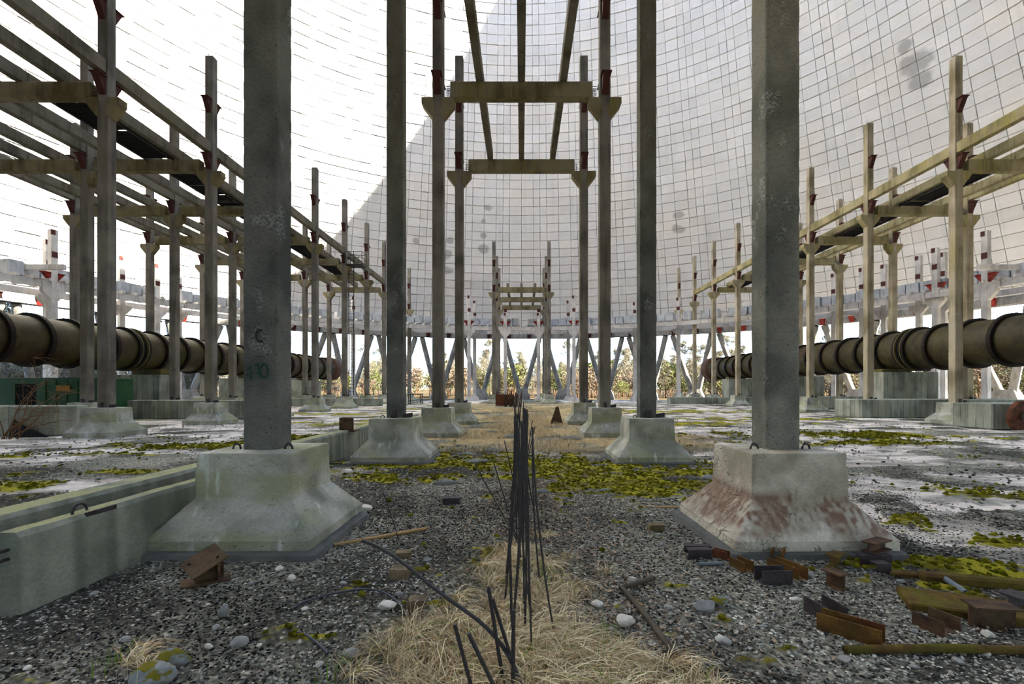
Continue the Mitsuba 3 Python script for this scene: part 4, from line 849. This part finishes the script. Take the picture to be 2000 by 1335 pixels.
def blades(base, dirs, length, width, droop, col, seed, seg=4):
    g = np.random.default_rng(seed); n = len(base); t = np.linspace(0, 1, seg)
    side = np.stack([-dirs[:, 1], dirs[:, 0], 0 * dirs[:, 0]], -1) * width[:, None]
    up = (1 - .0 * droop)
    P = base[:, None] + dirs[:, None, :] * (length[:, None] * t[None] ** 1.3)[..., None] * np.array([1, 1, 0]) * droop[:, None, None] + np.array([0, 0, 1.]) * ((length[:, None]) * (t[None] * 1.0 - droop[:, None] * 1.0 * t[None] ** 2.2))[..., None]
    P[..., 2] = np.maximum(P[..., 2], base[:, None, 2] * 0 + .005)
    tw = (1 - t[None, :, None] * .85)
    v = np.concatenate([P - side[:, None] * tw, P + side[:, None] * tw], 1)
    i = np.arange(seg - 1); F = np.concatenate([np.stack([i, i + seg, i + seg + 1], 1), np.stack([i, i + seg + 1, i + 1], 1)])
    return v.reshape(-1, 3), (F[None] + 2 * seg * np.arange(n)[:, None, None]).reshape(-1, 3), np.repeat(col, 2 * seg, 0)
TUFTS = [(955, 1335, .42, 900, .60), (1005, 1300, .35, 800, .6), (850, 1262, .30, 620, .46), (780, 1275, .2, 260, .40), (890, 1335, .35, 600, .5), (1080, 1310, .4, 800, .5), (1180, 1325, .42, 760, .44), (1250, 1340, .35, 460, .36), (1030, 1200, .26, 460, .42), (965, 1100, .2, 380, .42), (1010, 1088, .22, 380, .42), (1075, 1110, .2, 300, .36), (1120, 1155, .24, 260, .34), (1172, 1122, .06, 90, .28), (1000, 1145, .22, 380, .42), (1070, 1245, .3, 460, .44), (945, 1195, .25, 300, .38), (235, 1318, .2, 150, .30), (1320, 1340, .3, 240, .26), (1125, 1090, .12, 90, .24), (1060, 1052, .15, 110, .26), (740, 1310, .2, 90, .3), (900, 1180, .2, 120, .3)]
Vs, Fs, Cs, nv = [], [], [], 0
gg = np.random.default_rng(31)
SEG = 7; tt = np.linspace(0, 1, SEG)
for px, py, rad, n, ln in TUFTS:
    g = gp(px, py)
    for _ in range(max(1, round(n / 62))):                 # crowns, each arching outward and combed one way
        a0, rr = gg.uniform(0, 2 * PI), rad * math.sqrt(gg.random()); cx, cy = g[0] + rr * math.cos(a0), g[1] + rr * math.sin(a0)
        m_ = int(gg.integers(55, 80)); lead = gg.uniform(0, 2 * PI); a = lead + gg.normal(0, 1.15, m_); L = ln * gg.uniform(.55, 1.15, m_)
        bx, by = cx + gg.normal(0, .035, m_), cy + gg.normal(0, .035, m_); up = gg.uniform(.55, 1.15, m_); fall = up + gg.uniform(-.12, .05, m_)
        swing = gg.normal(0, .35, m_)[:, None] * tt[None] ** 2; ang = a[:, None] + swing
        hor = L[:, None] * (tt[None] ** 1.15) * .85; z = ground_h(bx, by)[:, None] + L[:, None] * (up[:, None] * tt[None] - fall[:, None] * tt[None] ** 2.1) * .85
        P_ = np.stack([bx[:, None] + hor * np.cos(ang), by[:, None] + hor * np.sin(ang), np.maximum(z, .004)], -1)
        wd = gg.uniform(.0014, .0030, m_)[:, None] * (1 - .8 * tt[None] ** 1.5); sd = np.stack([-np.sin(ang), np.cos(ang), .35 * np.ones_like(ang)], -1) * wd[..., None]
        v = np.concatenate([P_ - sd, P_ + sd], 1).reshape(-1, 3); i = np.arange(SEG - 1)
        F = np.concatenate([np.stack([i, i + SEG, i + SEG + 1], 1), np.stack([i, i + SEG + 1, i + 1], 1)])
        b = gg.random((m_, 1)) ** 1.2; c = np.array(s2l(146, 118, 80)) * (1 - b) + np.array(s2l(255, 242, 200)) * b; c[gg.random(m_) < .04] = s2l(98, 128, 40)
        Vs.append(v); Fs.append((F[None] + 2 * SEG * np.arange(m_)[:, None, None]).reshape(-1, 3) + nv); Cs.append(np.repeat(c, 2 * SEG, 0)); nv += len(v)
cat = np.concatenate
v, f, c = cat(Vs), cat(Fs), cat(Cs)
solo('dry_grass', 'drooping dry straw coloured grass tufts along the bars of the aisle', 'grass', (v, f), 'm_leaf', kind='stuff', color=c)
n = 42000; x, y = gg.normal(0, 2.6, n), gg.uniform(13, 40, n)
P2 = np.stack([x, y, 0 * x], -1); k = (meshkit.fbm(P2 * .45, 3, 8) > .47) & (np.abs(np.abs(x) - 3) > .9); x, y = x[k], y[k]; n = len(x)
a = gg.uniform(0, 2 * PI, n); b = gg.random((n, 1))
v, f, c = blades(np.c_[x, y, ground_h(x, y)], np.c_[np.cos(a), np.sin(a), 0 * a], gg.uniform(.10, .28, n), gg.uniform(.004, .009, n), np.clip(gg.normal(.5, .25, n), 0, 1), np.array(s2l(150, 130, 98)) * (1 - b) + np.array(s2l(240, 224, 186)) * b, 6, 3)
solo('straw_grass', 'short dry straw grass in the middle distance of the aisle', 'grass', (v, f), 'm_leaf', kind='stuff', color=c)
# fresh green sprouts and leaf litter
n = 260; sp = np.array([(1072, 1120), (1075, 1150), (1105, 1240), (1180, 1250), (650, 1320), (735, 1290), (215, 1300), (1060, 1150)]); ks = gg.integers(0, len(sp), n)
gb = np.array([gp(*sp[k_]) for k_ in ks]) + np.c_[gg.normal(0, .07, (n, 2)), np.zeros(n)]; a = gg.uniform(0, 2 * PI, n)
v, f, c = blades(gb, np.c_[np.cos(a), np.sin(a), 0 * a], gg.uniform(.06, .16, n), gg.uniform(.002, .004, n), np.clip(gg.normal(.3, .15, n), 0, .8), np.tile(s2l(104, 140, 40), (n, 1)), 8)
solo('green_sprouts', 'fresh green grass sprouts between the dry tufts', 'grass', (v, f), 'm_leaf', kind='stuff', color=c)
n = 11000; x, y = gg.normal(.35, .7, n), gg.uniform(2.5, 12.5, n); k = (np.abs(x) < 1.9 + .1 * y); x, y = x[k], y[k]; n = len(x)
a = gg.uniform(0, 2 * PI, n); q4 = np.array([[-1, -.5, 0], [1, -.5, 0], [1, .5, 0], [-1, .5, 0]]); sc = gg.uniform(.006, .02, n)
qv = np.stack([q4[None, :, 0] * np.cos(a)[:, None] - q4[None, :, 1] * np.sin(a)[:, None], q4[None, :, 0] * np.sin(a)[:, None] + q4[None, :, 1] * np.cos(a)[:, None], gg.normal(0, .5, (n, 4))], -1) * sc[:, None, None] + np.stack([x, y, ground_h(x, y) + .012], -1)[:, None]
b = gg.random((n, 1)); c = np.array(s2l(92, 78, 66)) * (1 - b) + np.array(s2l(186, 166, 144)) * b
solo('leaf_litter', 'brown dead leaves scattered among the gravel of the aisle', 'leaves', (qv.reshape(-1, 3), (np.array([[0, 1, 2], [0, 2, 3]])[None] + 4 * np.arange(n)[:, None, None]).reshape(-1, 3)), 'm_leaf', kind='stuff', color=np.repeat(c, 4, 0))

# ------------------------------------------------------------------ trees and bushes
def branching(height, r0, n_br, seed, spread=.35, twig=True, lean=.0, droop=0.0):
    g = np.random.default_rng(seed); m = MB(); tips = []
    t = np.linspace(0, 1, 7); tr = np.c_[np.cumsum(g.normal(0, .02, 7)) * height * .3 + lean * t * height, np.cumsum(g.normal(0, .02, 7)) * height * .3, t * height]
    m.tube(tr, r0 * (1 - .85 * t), 5, False)
    for i in range(n_br):
        u = g.uniform(.22, .98); p = np.array([np.interp(u, t, tr[:, k]) for k in range(3)]); a = g.uniform(0, 2 * PI); L = height * spread * (1.1 - u) * g.uniform(.6, 1.2) + .3
        d = np.array([math.cos(a), math.sin(a), g.uniform(.5, 1.4) - droop]); d /= np.linalg.norm(d); e = p + d * L
        m.tube([p, p + d * L * .5 + g.normal(0, .04, 3) * L, e], [r0 * .32 * (1 - u * .6), r0 * .2 * (1 - u * .6), .008], 3, False); tips.append(e)
        if twig:
            for _ in range(4):
                w = g.uniform(.3, 1); q0 = p + d * L * w; d2 = d + g.normal(0, .55, 3); q1 = q0 + d2 / np.linalg.norm(d2) * L * g.uniform(.2, .5)
                m.tube([q0, q1], [r0 * .10, .006], 3, False); tips.append(q1)
    return m.mesh(), np.array(tips)
def leaves(centers, spread, n, size, c0, c1, seed, flat=.6):
    g = np.random.default_rng(seed); k = g.integers(0, len(centers), n); p = centers[k] + g.normal(0, 1, (n, 3)) * spread * np.array([1, 1, flat])
    q = g.normal(0, 1, (n, 3, 3)) * size; b = g.random((n, 1)); c = np.array(c0) * (1 - b) + np.array(c1) * b
    return (p[:, None] + q).reshape(-1, 3), np.arange(3 * n).reshape(-1, 3), np.repeat(c, 3, 0)
PROTO = {}
for i in range(3):
    hgt = 1.0
    tm, tips = branching(8.0, .16, 26, 200 + i, .22, True); g = np.random.default_rng(60 + i)
    zz = np.repeat(np.linspace(2.0, 7.9, 15), 12); aa = g.uniform(0, 2 * PI, len(zz)); rr = (8.4 - zz) * .32 * g.uniform(.25, 1.0, len(zz))
    cen = np.c_[1.1 * rr * np.cos(aa), rr * np.sin(aa), zz + g.normal(0, .15, len(zz))]
    PROTO['pine', i] = (mikit.ply(tm, 'm_bark'), (lambda L: mikit.ply((L[0], L[1]), 'm_leaf', color=L[2]))(leaves(cen, .24, 4600, .095, s2l(48, 60, 32), s2l(108, 116, 66), 70 + i)))
    tm, tips = branching(9.0, .10, 34, 300 + i, .30, True)
    PROTO['birch', i] = (mikit.ply(tm, 'm_bark'), (lambda L: mikit.ply((L[0], L[1]), 'm_leaf', color=L[2]))(leaves(tips, .22, 3800, .07, s2l(94, 86, 78), s2l(130, 126, 102), 80 + i)))
    g = np.random.default_rng(90 + i); st = [branching(2.6, .03, 9, 400 + 10 * i + j, .4, True, g.normal() * .3) for j in range(6)]; mbb = MB(); tp = []
    for (mv, mf), t_ in st: o_ = np.r_[g.normal(0, .5, 2), 0]; mbb.add(mv + o_, mf); tp.append(t_ + o_)
    cc = [(s2l(92, 84, 66), s2l(122, 114, 90)), (s2l(76, 82, 46), s2l(106, 112, 68)), (s2l(92, 80, 72), s2l(116, 104, 90))][i]
    PROTO['bush', i] = (mikit.ply(mbb.mesh(), 'm_twig'), (lambda L: mikit.ply((L[0], L[1]), 'm_leaf', color=L[2]))(leaves(np.vstack(tp), .25, 1500, .07, cc[0], cc[1], 95 + i)))
LAB = {'pine': ('green pine tree growing outside behind the slanted legs', 'tree', 'pines outside the tower'), 'birch': ('bare thin tree with few buds outside behind the slanted legs', 'tree', 'bare trees outside the tower'), 'bush0': ('pale straw coloured bush outside the tower among the trees', 'bush', 'straw coloured bushes outside'), 'bush1': ('olive yellow bush outside the tower among the trees', 'bush', 'olive bushes outside'), 'bush2': ('reddish brown bush outside the tower among the trees', 'bush', 'reddish bushes outside')}
NAME = {'pine': 'pine_tree', 'birch': 'bare_tree', 'bush': 'bush'}
def plant(kind, i, x, y, sc):
    key = thing(NAME[kind], *LAB[kind if kind != 'bush' else f'bush{i}']); tw = T().translate([x, y, gh(x, y) - .05]).rotate([0, 0, 1], rng.uniform(0, 360)).scale([sc, sc, sc * rng.uniform(.9, 1.1)])
    scene[key + '__trunk'] = {**PROTO[kind, i][0], 'to_world': tw}; scene[key + '__crown'] = {**PROTO[kind, i][1], 'to_world': tw}
def spot(px, Z): return (px - VX) / FOC * Z, Z
for px, Z, sc in ((1240, 105, 1.0), (1225, 120, .8), (1195, 112, .9), (1300, 105, .9), (1350, 100, .8), (1105, 125, 1.05), (1095, 110, .85), (1122, 118, 1.0), (1165, 135, .8), (1055, 150, .8), (930, 130, 1.0), (935, 118, .8), (730, 95, .9), (715, 105, .9), (362, 85, .8), (390, 92, .9), (290, 88, 1.0), (340, 95, .8), (90, 75, .9), (150, 80, .9), (1930, 75, .75), (1965, 82, 1.0), (1990, 90, 1.0), (1780, 95, .7), (1400, 120, 1.0), (1290, 130, 1.0), (640, 110, .8), (880, 140, .9)):
    plant('pine', rng.integers(0, 3), *spot(px, Z), sc)
def scatter(kind, n, z0, z1, s0, s1, gap):
    spots = []
    for _ in range(n * 12):
        px, Z = rng.uniform(-40, 2040), rng.uniform(z0, z1)
        if abs(px - VX) > 600: Z *= .76
        x, y = spot(px, Z)
        if math.hypot(x, y - CY) < 54.5 or any(math.hypot(x - a, y - b) < gap for a, b in spots): continue
        spots.append((x, y)); plant(kind, int(rng.integers(0, 3)), x, y, rng.uniform(s0, s1))
        if len(spots) >= n: break
scatter('birch', 210, 86, 150, .75, 1.25, 2.0)
scatter('bush', 230, 86, 130, 1.1, 2.3, 1.9)
# the forest goes on behind the camera
for k in range(64):
    t = math.radians(108 + 144 * (k + rng.uniform(.2, .8)) / 64); r_ = rng.uniform(57, 70)
    plant('pine', int(rng.integers(0, 3)), r_ * math.sin(t), CY + r_ * math.cos(t), rng.uniform(1.3, 1.75))
# tall bare trees nearer the tower
for px, Z, sc in ((20, 64, 1.5), (1420, 88, 1.35), (1330, 100, 1.3), (1620, 80, 1.1), (1735, 75, 1.2), (1175, 105, 1.1)): plant('birch', rng.integers(0, 3), *spot(px, Z), sc)
# bare shrub at the left
key = thing('bare_shrub', 'bare twiggy shrub at the left edge before the pipe', 'shrub')
m = MB(); g = np.random.default_rng(77)
for i in range(9):
    p = np.array([-17.4 + g.normal() * .3, 16.6, 0]); d = np.array([g.normal(.25, .5), g.normal(0, .25), 1.2]); L = g.uniform(1.8, 3.0); pts = [p]
    for s_ in range(6): d = d / np.linalg.norm(d) + np.array([g.normal(.1, .16), g.normal(0, .1), -.08]); pts.append(pts[-1] + d / np.linalg.norm(d) * L / 6)
    m.tube(pts, np.linspace(.022, .006, 7), 4, False)
    for s_ in range(14):
        q0 = pts[g.integers(2, 7)]; d2 = np.array([g.normal(.5, .8), g.normal(0, .3), g.normal(.1, .35)]); q1 = q0 + d2 / np.linalg.norm(d2) * g.uniform(.4, 1.0); m.tube([q0, (q0 + q1) / 2 + (0, 0, .04), q1], [.008, .006, .003], 3, False)
part('stems', key, m.mesh(), 'm_twig')
